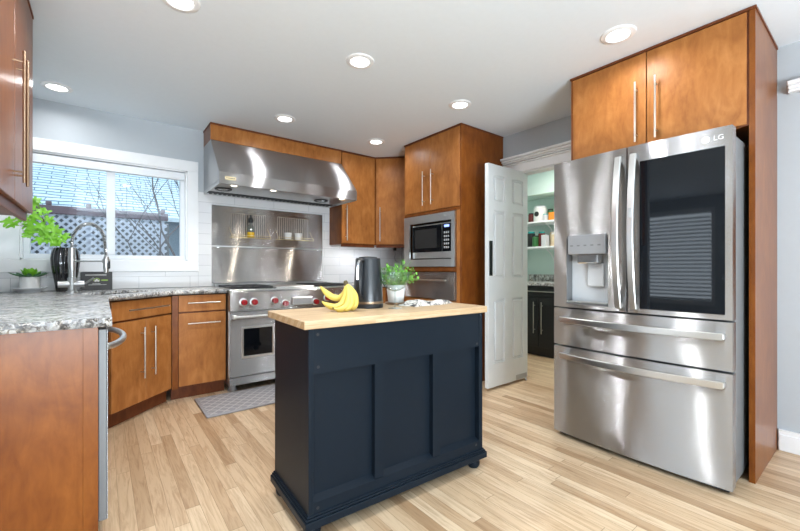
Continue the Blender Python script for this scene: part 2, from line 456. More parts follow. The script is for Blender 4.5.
def bowed(bm, x0, x1, z0, z1, yf, yb, nx=16, hole=None, extra=()):
    """slab whose front follows y = yf(x), flat back at yb, optional rectangular hole through it"""
    xs = sorted(set([x0 + (x1 - x0) * i / nx for i in range(nx + 1)] + ([hole[0], hole[1]] if hole else [])))
    zs = sorted(set([z0, z1] + ([hole[2], hole[3]] if hole else [])))
    t = bmesh.new()
    F = {}; B = {}
    for i, x in enumerate(xs):
        for j, z in enumerate(zs):
            F[i, j] = t.verts.new((x, yf(x), z)); B[i, j] = t.verts.new((x, yb, z))
    def inh(i, j):
        if not hole: return False
        xm, zm = (xs[i] + xs[i + 1]) / 2, (zs[j] + zs[j + 1]) / 2
        return hole[0] < xm < hole[1] and hole[2] < zm < hole[3]
    nxx, nz = len(xs) - 1, len(zs) - 1
    for i in range(nxx):
        for j in range(nz):
            if inh(i, j): continue
            t.faces.new((F[i, j], F[i + 1, j], F[i + 1, j + 1], F[i, j + 1])); t.faces.new((B[i, j], B[i, j + 1], B[i + 1, j + 1], B[i + 1, j]))
            for (di, dj, e) in ((-1, 0, ((i, j), (i, j + 1))), (1, 0, ((i + 1, j + 1), (i + 1, j))), (0, -1, ((i + 1, j), (i, j))), (0, 1, ((i, j + 1), (i + 1, j + 1)))):
                a, b = i + di, j + dj
                if a < 0 or b < 0 or a >= nxx or b >= nz or inh(a, b):
                    t.faces.new((F[e[0]], F[e[1]], B[e[1]], B[e[0]]))
    bmesh.ops.recalc_face_normals(t, faces=t.faces[:])
    _merge(bm, t); return bm

def finish(name, bm, mat, parent=None, loc=None, rz=0, smooth=True, ang=32):
    if loc is not None and parent is None and rz == 0:
        for v in bm.verts: v.co -= Vector(loc)
    me = bpy.data.meshes.new(name); bm.to_mesh(me); bm.free()
    me.materials.append(M[mat] if isinstance(mat, str) else mat)
    if smooth:
        for p in me.polygons: p.use_smooth = True
        me.set_sharp_from_angle(angle=math.radians(ang))
    o = bpy.data.objects.new(name, me); COL.objects.link(o)
    if parent: o.parent = parent
    elif loc is not None: o.location = loc; o.rotation_euler = (0, 0, rz)
    return o

def obj(name, bm, mat, parent, **k):
    lab = k.pop('label', None)
    o = finish(name, bm, mat, parent, **k)
    if lab: o['label'] = lab
    return o

def tag(o, label, cat, group=None, kind=None):
    o['label'] = label; o['category'] = cat
    if group: o['group'] = group
    if kind: o['kind'] = kind
    return o

def thing(name, label, cat, loc=(0, 0, 0), rz=0, group=None):
    o = bpy.data.objects.new(name, None); o.empty_display_size = .1; COL.objects.link(o)
    o.location = loc; o.rotation_euler = (0, 0, rz)
    return tag(o, label, cat, group)

def struct(name, bm, mat, parent=None, **k):
    o = finish(name, bm, mat, parent, **k)
    if not parent: o['kind'] = 'structure'
    return o

def copy_tree(o, parent=None):
    c = o.copy(); COL.objects.link(c)
    if parent: c.parent = parent
    for ch in list(o.children): copy_tree(ch, c)
    return c

def text_mesh(body, size, depth=.0008):
    cu = bpy.data.curves.new('text', 'FONT'); cu.body = body; cu.size = size; cu.extrude = depth; cu.align_x = 'CENTER'; cu.align_y = 'CENTER'
    o = bpy.data.objects.new('text', cu); COL.objects.link(o)
    dg = bpy.context.evaluated_depsgraph_get(); me = bpy.data.meshes.new_from_object(o.evaluated_get(dg))
    bpy.data.objects.remove(o); bpy.data.curves.remove(cu)
    bm = bmesh.new(); bm.from_mesh(me); bpy.data.meshes.remove(me)
    return bm

B = bmesh.new

# ------------------------------------------------------------------ room shell
CZ = 2.44
XR = 3.245      # right wall
YB = 4.14       # back wall
XL = -0.62      # wall behind the left run
b = B(); box(b, -4.3, 5.0, -3.3, 4.30, -.06, 0); struct('floor', b, 'floor')
b = B(); box(b, -4.3, 5.0, -3.3, 4.30, CZ, CZ + .08); struct('ceiling', b, 'ceil')
WX0, WX1, WZ0, WZ1 = -.50, .642, 1.165, 2.026
b = B()
box(b, XL - .12, WX0, YB, YB + .16, 0, CZ); box(b, WX1, 5.0, YB, YB + .16, 0, CZ)
box(b, WX0, WX1, YB, YB + .16, 0, WZ0); box(b, WX0, WX1, YB, YB + .16, WZ1, CZ)
struct('wall_back', b, 'wall')
b = B(); box(b, XL - .12, XL, 1.70, YB, 0, CZ); struct('wall_left', b, 'wall')
b = B(); box(b, -4.3, XL - .12, 3.0, 3.12, 0, CZ); struct('wall_partition', b, 'wall')
DY0, DY1, DZ = 1.56, 2.245, 2.045
b = B()
box(b, XR, XR + .12, DY1, YB, 0, CZ); box(b, XR, XR + .12, -3.3, DY0, 0, CZ); box(b, XR, XR + .12, DY0, DY1, DZ, CZ)
struct('wall_right', b, 'wall')
b = B()
box(b, -4.3, -1.35, -3.3, -3.18, 0, CZ); box(b, 2.15, XR, -3.3, -3.18, 0, CZ); box(b, -1.35, 2.15, -3.3, -3.18, 2.3, CZ)
struct('wall_rear', b, 'wall')
b = B()
WDA, WDB, WDL, WDH = .97, 2.72, .50, 2.12
box(b, -4.3, -4.18, -3.18, WDA, 0, CZ); box(b, -4.3, -4.18, WDB, 3.0, 0, CZ); box(b, -4.3, -4.18, WDA, WDB, 0, WDL); box(b, -4.3, -4.18, WDA, WDB, WDH, CZ)
struct('wall_dining', b, 'wall')
# pantry shell
b = B(); box(b, 4.88, 4.98, .9, YB, 0, CZ); struct('wall_pantry_back', b, 'mint')
b = B(); box(b, XR + .12, 4.88, 3.42, 3.52, 0, CZ); struct('wall_pantry_left', b, 'mint')
b = B(); box(b, XR + .12, 4.88, .9, 1.0, 0, CZ); struct('wall_pantry_right', b, 'mint')
b = B(); box(b, 4.52, 4.875, 1.0, 3.42, 2.07, CZ); struct('trim_pantry_soffit', b, 'mint')

# tiled splashback, bonded to the back wall
b = B(); y0, y1 = YB - .009, YB
box(b, XL, WX1 + .095, y0, y1, .918, 1.067); box(b, WX1 + .096, .856, y0, y1, .918, 1.84)
box(b, .856, 2.057, y0, y1, 1.73, 1.84); box(b, 2.057, XR, y0, y1, .918, 1.84)
struct('wall_backsplash', b, 'tile', smooth=False)

# sink window: casing, jamb, slider frame, panes
t = bpy.data.objects.new('window_1', None); COL.objects.link(t); t['kind'] = 'structure'; t.location = (0, 0, 0)
b = B(); y0 = YB - .02
box(b, XL + .001, WX1 + .095, y0, YB, WZ1, WZ1 + .099, .003); box(b, XL + .001, WX1 + .095, y0, YB, WZ0 - .097, WZ0, .003)
box(b, WX1, WX1 + .095, y0, YB, WZ0, WZ1, .003); box(b, XL + .001, WX0, y0, YB, WZ0, WZ1, .003)
struct('window_casing', b, 'white', t)
b = B()
for (x0, x1, z0, z1) in ((WX0, WX0 + .012, WZ0, WZ1), (WX1 - .012, WX1, WZ0, WZ1), (WX0, WX1, WZ0, WZ0 + .012), (WX0, WX1, WZ1 - .012, WZ1)):
    box(b, x0, x1, YB, YB + .15, z0, z1)
struct('window_jamb', b, 'white', t)
b = B(); y0, y1 = YB + .05, YB + .11
box(b, WX0 + .012, WX1 - .012, y0, y1, WZ0 + .012, 1.215, .003); box(b, WX0 + .012, WX1 - .012, y0, y1, 1.975, WZ1 - .012, .003)
box(b, WX0 + .012, -.45, y0, y1, 1.215, 1.975, .003); box(b, .592, WX1 - .012, y0, y1, 1.215, 1.975, .003); box(b, .03, .092, y0 - .012, y1, 1.215, 1.975, .003)
struct('window_frame', b, 'vinyl', t)
b = B(); box(b, -.45, .592, y0 + .035, y0 + .039, 1.215, 1.975); struct('window_pane', b, 'pane', t)
b = B(); box(b, WX0 + .015, WX1 - .015, YB + .002, YB + .045, 1.935, 2.008, .006); struct('blind_headrail', b, 'vinyl', t)

# pantry doorway trim
b = B()
box(b, XR - .018, XR, DY1, DY1 + .09, 0, DZ + .03, .003); box(b, XR - .018, XR, DY0 - .09, DY0, 0, DZ + .03, .003)
box(b, XR, XR + .12, DY1 - .0, DY1 + .0005, 0, DZ)
struct('trim_1', b, 'white')
def crown_header(name, ya, yb_, back=0):
    b = B()
    box(b, XR - .020, XR, ya, yb_ - back, DZ - .005, DZ + .075, .002)
    box(b, XR - .032, XR, ya, yb_ - back * .8, DZ + .075, DZ + .090, .003)
    box(b, XR - .042, XR, ya, yb_, DZ + .095, DZ + .108, .003)
    box(b, XR - .060, XR, ya, yb_, DZ + .108, DZ + .130, .006)
    box(b, XR - .078, XR, ya, yb_, DZ + .130, DZ + .152, .004)
    return struct(name, b, 'white')
crown_header('trim_2', 1.395, 2.42)
crown_header('trim_3', -1.2, .372, .09)
b = B(); box(b, XR - .018, XR, .185, .272, 0, DZ - .006, .003); box(b, XR - .018, XR, -.80, -.713, 0, DZ - .006, .003); struct('trim_5', b, 'white')
dt = bpy.data.objects.new('door_3', None); COL.objects.link(dt); dt['kind'] = 'structure'
b = B(); box(b, XR - .008, XR - .001, -.712, .184, .01, DZ - .006, .001)
for ya, yb_ in ((-.60, -.30), (-.22, .08)):
    for za, zb in ((.22, .82), (1.0, 1.62), (1.70, 1.92)): box(b, XR - .012, XR - .0075, ya, yb_, za, zb, .003)
struct('door_panel', b, 'doorwhite', dt)
b = B(); box(b, XR - .016, XR, .273, .415, 0, .125, .002); box(b, XR - .022, XR, .273, .415, 0, .10, .004); box(b, XR - .016, XR, -3.18, -.801, 0, .125, .002); struct('baseboard_right', b, 'white')
b = B(); box(b, XR, XR + .12, DY0, DY1, DZ - .018, DZ); box(b, XR, XR + .12, DY0, DY0 + .018, 0, DZ - .018); struct('trim_4', b, 'white')

# dining end behind the viewpoint: window with blinds, glazed garden doors
t = bpy.data.objects.new('window_2', None); COL.objects.link(t); t['kind'] = 'structure'
b = B()
for (y0, y1, z0, z1) in ((WDA - .09, WDA, WDL - .09, WDH + .09), (WDB, WDB + .09, WDL - .09, WDH + .09), (WDA, WDB, WDL - .09, WDL), (WDA, WDB, WDH, WDH + .09)):
    box(b, -4.18, -4.16, y0, y1, z0, z1, .003)
struct('window_casing', b, 'white', t)
b = B()
for k in range(22):
    z = WDL + .02 + k * .072
    xprofile = [(-.02, 0), (.02, 0)]
    box(b, -4.20, -4.14, WDA + .01, WDB - .01, z, z + .004)
    for v in b.verts[-8:]:
        v.co.z += (v.co.x + 4.17) * .5
struct('blind_slats', b, 'vinyl', t)
t = bpy.data.objects.new('door_2', None); COL.objects.link(t); t['kind'] = 'structure'
b = B()
for x0, x1 in ((-1.35, -1.25), (-.22, -.10), (.90, 1.02), (2.05, 2.15)): box(b, x0, x1, -3.27, -3.2, 0, 2.3, .003)
box(b, -1.25, 2.05, -3.27, -3.2, 2.2, 2.3, .003); box(b, -1.25, 2.05, -3.27, -3.2, 0, .12, .003)
struct('door_frame', b, 'vinyl', t)

# ------------------------------------------------------------------ six-panel pantry door, standing open
t = bpy.data.objects.new('door_1', None); COL.objects.link(t); t['kind'] = 'structure'; t.location = (3.315, 2.22, 0)
b = B(); X0, X1 = -.60, 0; Z0, Z1 = .022, 2.04
def dy(z): return z
box(b, X0 + .003, X1 - .003, -.009, .009, Z0 + .003, Z1 - .003)
st = [(X0, X0 + .079), (X0 + .244 - .005, X0 + .355), (X0 + .525, X1)]
rails = [(Z0, .235), (.815, 1.01), (1.62, 1.70), (1.94, Z1)]
for x0, x1 in st: box(b, x0, x1, -.0195, .0195, Z0, Z1, .0015)
for z0, z1 in rails: box(b, X0 + .0015, X1 - .0015, -.0193, .0193, z0 + .0012, z1 - .0012, .001)
for (x0, x1) in ((X0 + .079, X0 + .239), (X0 + .355, X0 + .525)):
    for (z0, z1) in ((.235, .815), (1.01, 1.62), (1.70, 1.94)):
        m_ = .016
        for s in (-1, 1):
            ya, yb_ = sorted((s * .004, s * .0185))
            box(b, x0 + m_, x1 - m_, ya, yb_, z0 + m_, z1 - m_, .0135)
struct('door_panel', b, 'doorwhite', t)
b = B(); box(b, X0 + .012, X0 + .058, -.0235, -.0195, 1.03, 1.345, .002); o = struct('latch_plate', b, 'blackgloss', t)
b = B(); box(b, X1 - .19, X1 - .02, -.024, -.0195, .03, .075, .001); cyl(b, (X1 - .06, -.03, .035), (X1 - .06, -.05, .012), .008, 8); struct('door_stop', b, 'greyplastic', t)

# ------------------------------------------------------------------ recessed ceiling lights
def can(x, y, label, k=1, first=[None], power=CAN_POWER, group='recessed ceiling lights'):
    if first[0] is None:
        t = thing('recessed_light', label, 'ceiling light', (x, y, CZ), 0, group)
        b = B(); lathe(b, [(.058, .004), (.060, -.008), (.066, -.011), (.088, -.006), (.092, .0), (.092, .004)], (0, 0, 0), 36); obj('trim_ring', b, 'white', t)
        b = B(); lathe(b, [(.0005, -.006), (.052, -.006), (.058, -.005), (.058, -.002)], (0, 0, 0), 30); obj('lens', b, 'lens', t)
        area_light('lamp_light', (0, 0, -.016), (0, 0, 0), .10, .10, power, (.96, .98, 1), t, 'DISK', math.radians(165))
        first[0] = t
    else:
        t = copy_tree(first[0]); t['label'] = label; t.location = (x, y, CZ)
    if k != 1:
        for ch in t.children:
            if ch.type == 'LIGHT': ch.data = ch.data.copy(); ch.data.energy = power * k
    return t
for x, y, lab in [
        (-.263, 3.79, 'recessed ceiling light over the sink, just left of the window wall top'),
        (1.293, 3.334, 'recessed ceiling light in front of the range hood'),
        (1.317, 2.109, 'recessed ceiling light above the navy island, largest near the middle of the ceiling'),
        (2.313, 2.166, 'recessed ceiling light between the oven tower and the refrigerator cabinet'),
        (2.288, 3.347, 'recessed ceiling light before the corner upper cabinet, smallest of them'),
        (2.335, .959, 'bright recessed ceiling light in front of the cabinet above the refrigerator'),
        (.308, 2.183, 'recessed ceiling light cut off by the top edge of the photo')]:
    can(x, y, lab, {-.263: .3, 2.335: .42, .308: 1.6}.get(x, 1))
for x, y in [(1.32, .9), (.31, .9), (-1.2, .4), (-.9, -1.6), (1.0, -1.6), (2.4, -.8)]:  # unseen cans added to fill the room with light
    can(x, y, 'recessed ceiling light added as fill, unseen behind the viewpoint', {.31: 1.1, 2.4: .35}.get(x, 1))

# ------------------------------------------------------------------ cabinets
def pull(bm, kind, a, b0, b1, y=-.034, r=.0055):
    """bar pull in cabinet coordinates, front towards -y.  kind v: x = a, z from b0 to b1;  h: z = a, x from b0 to b1"""
    if kind == 'v':
        cyl(bm, (a, y, b0), (a, y, b1), r, 12)
        for z in (b0 + .045, b1 - .045): cyl(bm, (a, y, z), (a, 0.0, z), r * .75, 8)
    else:
        cyl(bm, (b0, y, a), (b1, y, a), r, 12)
        for x in (b0 + .035, b1 - .035): cyl(bm, (x, y, a), (x, 0.0, a), r * .75, 8)
    return bm

def front(root, kind, x0, x1, z0, z1, handle=None, mat='cab', hm='nickel', th=.02, label=None):
    b = B(); box(b, x0, x1, 0, th, z0, z1, .0018)
    o = obj(kind, b, mat, root)
    if label: o['label'] = label
    if handle:
        h = B(); pull(h, *handle); obj('handle', h, hm, o)
    return o

# diagonal sink base; origin at the left end of its face
sb = thing('sink_base_cabinet', 'diagonal corner sink base cabinet with one drawer front over two doors', 'cabinet', (.048, 3.204, 0), PI / 4)
W_ = .567
b = B(); box(b, 0, W_, .021, .075, .10, .872); box(b, 0, W_, .075, .40, .10, .12); obj('carcass', b, 'cabdark', sb)
b = B(); box(b, 0, W_ + .025, .07, .09, 0, .10); obj('toe_kick', b, 'cabdark', sb)
front(sb, 'drawer', .004, W_ - .003, .735, .868, ('h', .802, .113, .50))
front(sb, 'door', .004, .298, .118, .722, ('v', .25, .293, .667))
front(sb, 'door', .302, W_ - .003, .118, .722, ('v', .354, .294, .66))

# drawer and pull-out base left of the range
db = thing('base_cabinet', 'narrow base cabinet left of the range, drawer above a tall pull-out front', 'cabinet', (.452, 3.605, 0), 0)
b = B(); box(b, 0, .414, .021, .50, .10, .872); obj('carcass', b, 'cabdark', db)
b = B(); box(b, .0, .414, .075, .095, 0, .10); obj('toe_kick', b, 'cabdark', db)
b = B(); box(b, .0, .042, .004, .021, .10, .872); obj('filler_stile', b, 'cabside', db)
front(db, 'drawer', .046, .410, .735, .872, ('h', .808, .11, .36))
front(db, 'pullout_front', .046, .410, .118, .722, ('h', .637, .11, .36))

# end panel of the left run and what the worktop hides behind the dishwasher
ep = thing('cabinet_end_panel', 'wide orange-brown wood panel closing the near end of the left counter run', 'cabinet panel', (XL, 1.815, 0), 0)
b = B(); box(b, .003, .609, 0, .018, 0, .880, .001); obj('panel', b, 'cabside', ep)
b = B(); box(b, .565, .609, -.004, .0, 0, .880, .001); obj('corner_strip', b, 'cabside', ep)
hb = thing('base_cabinet', 'base cabinet beyond the dishwasher, hidden under the left worktop', 'cabinet', (-.02, 2.46, 0), PI / 2)
b = B(); box(b, .002, .60, .021, .58, .0, .872); obj('carcass', b, 'cabdark', hb)
front(hb, 'door', .004, .60, .118, .868)

dw = thing('dishwasher', 'stainless dishwasher at the end of the left counter with a bowed bar handle', 'dishwasher', (.018, 1.838, 0), PI / 2)
b = B(); box(b, .002, .598, .03, .58, .10, .868); obj('tub', b, 'greyplastic', dw)
b = B(); box(b, 0, .60, .003, .030, .14, .868, .003); dwd = obj('door', b, 'caseside', dw)
b = B(); box(b, .0015, .5985, 0, .003, .142, .866, .001); obj('steel_skin', b, 'steel', dwd)
b = B(); box(b, 0, .60, .04, .06, 0, .10); obj('toe_kick', b, 'black', dw)
pts = [(.03 + .54 * k / 20, .004 - .062 * math.sin(PI * k / 20) ** .6, .795) for k in range(21)]
b = B(); tube(b, pts, .013, 12); obj('handle', b, 'steelflat', dwd)

# ------------------------------------------------------------------ worktops
def slab_with_hole(outer, hole, z0, z1):
    cu = bpy.data.curves.new('slab', 'CURVE'); cu.dimensions = '2D'; cu.fill_mode = 'BOTH'; cu.extrude = (z1 - z0) / 2
    for poly in ([outer] + ([hole] if hole else [])):
        sp = cu.splines.new('POLY'); sp.points.add(len(poly) - 1); sp.use_cyclic_u = True
        for p, q in zip(sp.points, poly): p.co = (q[0], q[1], 0, 1)
    o = bpy.data.objects.new('slab', cu); COL.objects.link(o)
    dg = bpy.context.evaluated_depsgraph_get(); me = bpy.data.meshes.new_from_object(o.evaluated_get(dg))
    bpy.data.objects.remove(o); bpy.data.curves.remove(cu)
    bm = bmesh.new(); bm.from_mesh(me); bpy.data.meshes.remove(me)
    bmesh.ops.remove_doubles(bm, verts=bm.verts[:], dist=1e-5)
    for v in bm.verts: v.co.z += (z0 + z1) / 2
    bmesh.ops.recalc_face_normals(bm, faces=bm.faces[:])
    return bm
def dg(s, d):
    """plan point at s along the diagonal face, d behind it"""
    return (.048 + (s - d) * .70711, 3.204 + (s + d) * .70711)
hole = [dg(.06, .10), dg(.56, .10), dg(.56, .45), dg(.06, .45)]
outer = [(XL + .002, 1.79), (.030, 1.79), (.030, 3.138), dg(.0 + .567 - .012, -.028), (.868, 3.578), (.868, YB - .011), (XL + .002, YB - .011)]
b = slab_with_hole(outer, hole, .882, .915)
o = finish('granite_countertop', b, 'granite', loc=(XL + .3, 1.7, .882), smooth=False)
tag(o, 'white and grey speckled granite countertop of the left run, turning the corner to the range', 'countertop')
# sink bowl hung under the cut-out
sk = thing('sink', 'dark undermount sink let into the corner of the granite countertop', 'sink', (.048, 3.204, .70), PI / 4)
b = B(); zt, zb_ = .18, .0
box(b, .045, .055, .09, .46, zb_, zt); box(b, .565, .575, .09, .46, zb_, zt); box(b, .045, .575, .085, .095, zb_, zt); box(b, .045, .575, .455, .465, zb_, zt); box(b, .045, .575, .085, .465, zb_, .01)
obj('bowl', b, 'greyplastic', sk)
b = B(); lathe(b, [(.001, .012), (.03, .012), (.04, .016), (.042, .01)], (.31, .30, 0), 20); obj('drain', b, 'steelflat', sk)
b = B(); box(b, 2.095, XR - .002, 3.578, YB - .011, .882, .915)
box(b, 2.63, XR - .002, 3.27, 3.5781, .882, .915)
o = finish('granite_countertop', b, 'granite', loc=(2.6, 3.9, .882)); tag(o, 'short granite countertop in the corner right of the range, mostly behind the island', 'countertop')
cb = thing('base_cabinet', 'base cabinet right of the range in the far corner, behind the island', 'cabinet', (2.1, 3.605, 0), 0)
b = B(); box(b, 0, 1.14, .021, .52, .0, .88); obj('carcass', b, 'cabdark', cb)
front(cb, 'door', .004, .50, .118, .868)

# faucet
fx, fy = -.175, 3.72
fa = thing('faucet', 'tall brushed steel spring-neck faucet behind the sink', 'faucet', (fx, fy, .915), -PI / 4)
b = B(); lathe(b, [(.001, 0), (.034, 0), (.034, .012), (.024, .02), (.027, .11), (.0205, .115), (.0205, .335), (.001, .336)], (0, 0, 0), 24); obj('column', b, 'steelflat', fa)
R_ = .135
arch = [(0, 0, .335)] + [(R_ - R_ * math.cos(a), 0, .375 + .135 * math.sin(a)) for a in [PI * k / 24 for k in range(25)]] + [(2 * R_ + .008, 0, .30), (2 * R_ + .012, 0, .27)]
b = B(); tube(b, arch, .006, 10)
# spring coil around the arch
coil = []
def along(pts, n):
    P = [Vector(p) for p in pts]; ds = [0]
    for a, c in zip(P, P[1:]): ds.append(ds[-1] + (c - a).length)
    out = []
    for i in range(n):
        s = ds[-1] * i / (n - 1); k = max(j for j in range(len(P)) if ds[j] <= s + 1e-9); k = min(k, len(P) - 2)
        out.append((P[k].lerp(P[k + 1], (s - ds[k]) / (ds[k + 1] - ds[k])), (P[k + 1] - P[k]).normalized()))
    return out
for i, (p, d) in enumerate(along(arch, 520)):
    s = Vector((0, 1, 0)); q = d.cross(s).normalized(); a = 2 * PI * i / 10
    coil.append(p + (s * math.cos(a) + q * math.sin(a)) * .0105)
obj('hose', b, 'black', fa)
b = B(); tube(b, coil, .0026, 5); obj('spring', b, 'steelflat', fa)
b = B(); lathe(b, [(.001, .13), (.013, .13), (.019, .17), (.019, .225), (.014, .25), (.001, .252)], (2 * R_ + .012, 0, .02), 18); sh = obj('spray_head', b, 'steelflat', fa)
b = B(); box(b, 2 * R_ + .026, 2 * R_ + .04, -.008, .008, .18, .235, .003); obj('spray_trigger', b, 'black', sh)
b = B(); cyl(b, (0, 0, .235), (2 * R_ - .008, 0, .235), .006, 10); lathe(b, [(.019, .222), (.023, .222), (.023, .248), (.019, .248)], (0, 0, 0), 18); lathe(b, [(.016, .222), (.024, .222), (.024, .248), (.016, .248)], (2 * R_ + .012, 0, 0), 18); obj('holder_arm', b, 'steelflat', fa)
b = B(); cyl(b, (-.055, -.055, .065), (.05, .05, .065), .024, 16); lv = obj('valve_body', b, 'steelflat', fa)
b = B(); cyl(b, (.05, .05, .065), (.09, .09, .11), .007, 10); obj('lever', b, 'steelflat', lv)

# things on the sink corner
vx, vy = -.228, 4.015
va = thing('vase', 'tall black ribbed glossy vase behind the faucet', 'vase', (vx, vy, .915))
b = B(); lathe(b, [(.001, 0), (.052, 0), (.056, .02), (.068, .10), (.083, .20), (.087, .26), (.080, .315), (.066, .345), (.059, .345), (.055, .33), (.055, .05), (.001, .045)], (0, 0, 0), 80, flute=.045, nfl=16)
obj('body', b, 'blackceramic', va, ang=60)
def leaf_lobed(bm, p, nrm, up, size):
    nrm = Vector(nrm).normalized(); up = Vector(up); up = (up - nrm * up.dot(nrm)).normalized(); sd = up.cross(nrm)
    t = bmesh.new(); c = t.verts.new(Vector(p) + up * size * .15 + nrm * .004)
    ring = []
    K = 40
    for k in range(K):
        a = 2 * PI * k / K
        r = size * (.24 + .40 * abs(math.cos(2.5 * a)) ** 2.2) * (1.1 if abs(a - PI) > 1 else .6)
        ring.append(t.verts.new(Vector(p) + up * (math.cos(a) * r + size * .15) + sd * math.sin(a) * r * .95 - nrm * (r * r / size) * .35))
    for k in range(K): t.faces.new((c, ring[k], ring[(k + 1) % K]))
    _merge(bm, t)
br = thing('leafy_branch', 'bright green leafy branch leaning out of the black vase towards the left', 'branch', (vx, vy, 1.25))
tips = [(-.379, 1.588), (-.395, 1.47), (-.323, 1.45), (-.422, 1.40), (-.312, 1.33), (-.262, 1.31), (-.517, 1.42), (-.345, 1.52), (-.433, 1.355), (-.285, 1.38), (-.36, 1.40), (-.30, 1.30), (-.37, 1.34), (-.245, 1.34), (-.455, 1.45), (-.34, 1.42)]
b = B()
main = [(0, 0, -.28), (-.03, -.02, .02), (-.07, -.05, .12), (-.12, -.075, .20), (-.15, -.085, .33)]
tube(b, main, [.005, .005, .004, .003, .0015], 6)
for i, (x, z) in enumerate(tips):
    k = min(range(1, 5), key=lambda q: abs(main[q][2] + 1.25 - z + .05) + abs(main[q][0] + vx - x) * .5)
    tube(b, [main[k], ((main[k][0] + x - vx) / 2, -.08, (main[k][2] + z - 1.25) / 2 + .005), (x - vx, -.085, z - 1.25)], .0014, 5)
obj('stem', b, 'stem', br)
b = B(); rnd = random.Random(3)
for x, z in tips:
    for q in range(3):
        p = (x - vx + rnd.uniform(-.022, .022), -.085 + rnd.uniform(-.03, .02), z - 1.25 + rnd.uniform(-.02, .02))
        leaf_lobed(b, p, (rnd.uniform(-.4, .5), -1, rnd.uniform(.1, .9)), (rnd.uniform(-1, 1), 0, rnd.uniform(-.4, 1)), rnd.uniform(.055, .085))
obj('foliage', b, 'leaf', br, ang=180)

tx, ty = -.428, 3.975
o = lathe(B(), [(.001, 0), (.060, 0), (.066, .012), (.100, .030), (.104, .036), (.101, .038), (.074, .026), (.001, .024)], (0, 0, 0), 40)
tr = finish('serving_tray', o, 'lightgrey'); tr.location = (tx, ty, .9155); tag(tr, 'round pale grey dish carrying the succulent pot, left end of the counter', 'dish')
su = thing('potted_succulent', 'green succulent in a small white stone pot on a round dish', 'potted plant', (tx, ty, .9402))
b = B(); lathe(b, [(.001, 0), (.053, 0), (.057, .004), (.057, .093), (.05, .095), (.048, .088), (.001, .086)], (0, 0, 0), 36); obj('pot', b, 'ceramic', su)
def petal(bm, base, direction, ln, w, th=.006):
    d = Vector(direction).normalized(); s = d.cross(Vector((0, 0, 1)));
    s = s.normalized() if s.length > .01 else Vector((1, 0, 0)); n = s.cross(d)
    t = bmesh.new(); prof = [(0, .25), (.3, .8), (.6, 1), (.85, .7), (1, .05)]; rings = []
    for f_, k in prof:
        p = Vector(base) + d * ln * f_ + n * (.12 * ln * (f_ * f_))
        rings.append([t.verts.new(p + s * w * k * math.cos(a) + n * th * k * math.sin(a)) for a in [2 * PI * q / 8 for q in range(8)]])
    for A, C in zip(rings, rings[1:]):
        for q in range(8): t.faces.new((A[q], A[(q + 1) % 8], C[(q + 1) % 8], C[q]))
    t.faces.new(rings[0][::-1]); t.faces.new(rings[-1]); bmesh.ops.recalc_face_normals(t, faces=t.faces[:]); _merge(bm, t)
b = B()
for q in range(13):
    a = q * 2.4; petal(b, (0, 0, .088), (math.cos(a), math.sin(a), .6 + .10 * q), .080, .021)
obj('rosette', b, 'leaf', su, ang=60)
b = B()
for q in range(11):
    a = q * 2 * PI / 11 + .2; petal(b, (.01 * math.cos(a), .01 * math.sin(a), .086), (math.cos(a), math.sin(a), .25), .115 if q % 2 else .10, .016)
obj('outer_leaves', b, 'leafdark', su, ang=60)

# framed notice leaning on the tile
sg = thing('counter_sign', 'small black framed notice with green emblem leaning on the tile behind the faucet', 'sign', (-.035, 4.088, .9155))
sg.rotation_euler = (-.2, 0, 0)
b = B(); box(b, -.105, .105, 0, .008, 0, .155, .002); obj('board', b, 'black', sg)
b = B(); box(b, -.075, .065, -.001, 0, .125, .131); box(b, -.055, .065, -.001, 0, .043, .046); box(b, -.03, .025, -.001, 0, .052, .055); obj('lettering', b, 'white_ink', sg)
b = B(); tube(b, [(.0 + .02 * math.cos(a), -.002, .078 + .022 * math.sin(a)) for a in [PI * k / 12 for k in range(13)]], .003, 6); box(b, .03, .075, -.001, 0, .078, .088); em = obj('emblem', b, 'green_ink', sg)
b = B(); xprism(b, [(-.0015, 0), (0, 0), (0, .001), (-.0015, .001)], -.02, .02)
for x in (-.008, .0, .010): lathe(b, [(.001, 0), (.008, .0005), (.001, .001)], (x, -.001, .078 if x else .086), 12, 'Y')
for v in b.verts:
    if v.co.z < .01: v.co.z += .07
obj('emblem_mark', b, 'white_ink', em)

# ------------------------------------------------------------------ range
rx0, ry = .872, 3.52
rg = thing('range_cooker', 'wide stainless range with red knobs and two ovens under the hood', 'range', (rx0, ry, 0))
RW = 1.218
b = B(); box(b, 0, RW, .035, .585, .065, .885, .002); obj('body', b, 'steelflat', rg)
b = B(); xprism(b, [(-.02, .722), (.035, .722), (.035, .898), (.0, .898), (-.02, .885)], 0, RW); cpn = obj('control_panel', b, 'steel', rg, ang=20)
b = B(); box(b, 0, RW, .0, .585, .898, .908, .002); box(b, 0, RW, .555, .60, .908, .945, .003); obj('cooktop', b, 'steelflat', rg)
def grate(x0, x1):
    b = B()
    for y in (.06, .29, .52): box(b, x0, x1, y, y + .014, .912, .932, .002)
    n = 5
    for k in range(n):
        x = x0 + (x1 - x0 - .014) * k / (n - 1); box(b, x, x + .014, .06, .534, .914, .934, .002)
    for y in (.175, .405): lathe(b, [(.001, .909), (.05, .909), (.05, .918), (.03, .924), (.001, .924)], ((x0 + x1) / 2, y, 0), 18)
    return obj('burner_grate', b, 'iron', rg)
grate(.03, .40); grate(.83, 1.19)
b = B(); box(b, .42, .81, .03, .53, .909, .925, .004); obj('griddle_plate', b, 'steelflat', rg)
KN = [(.11, .798), (.20, .797), (.385, .80), (.485, .768), (.795, .768), (.92, .80), (1.02, .80), (1.12, .80)]
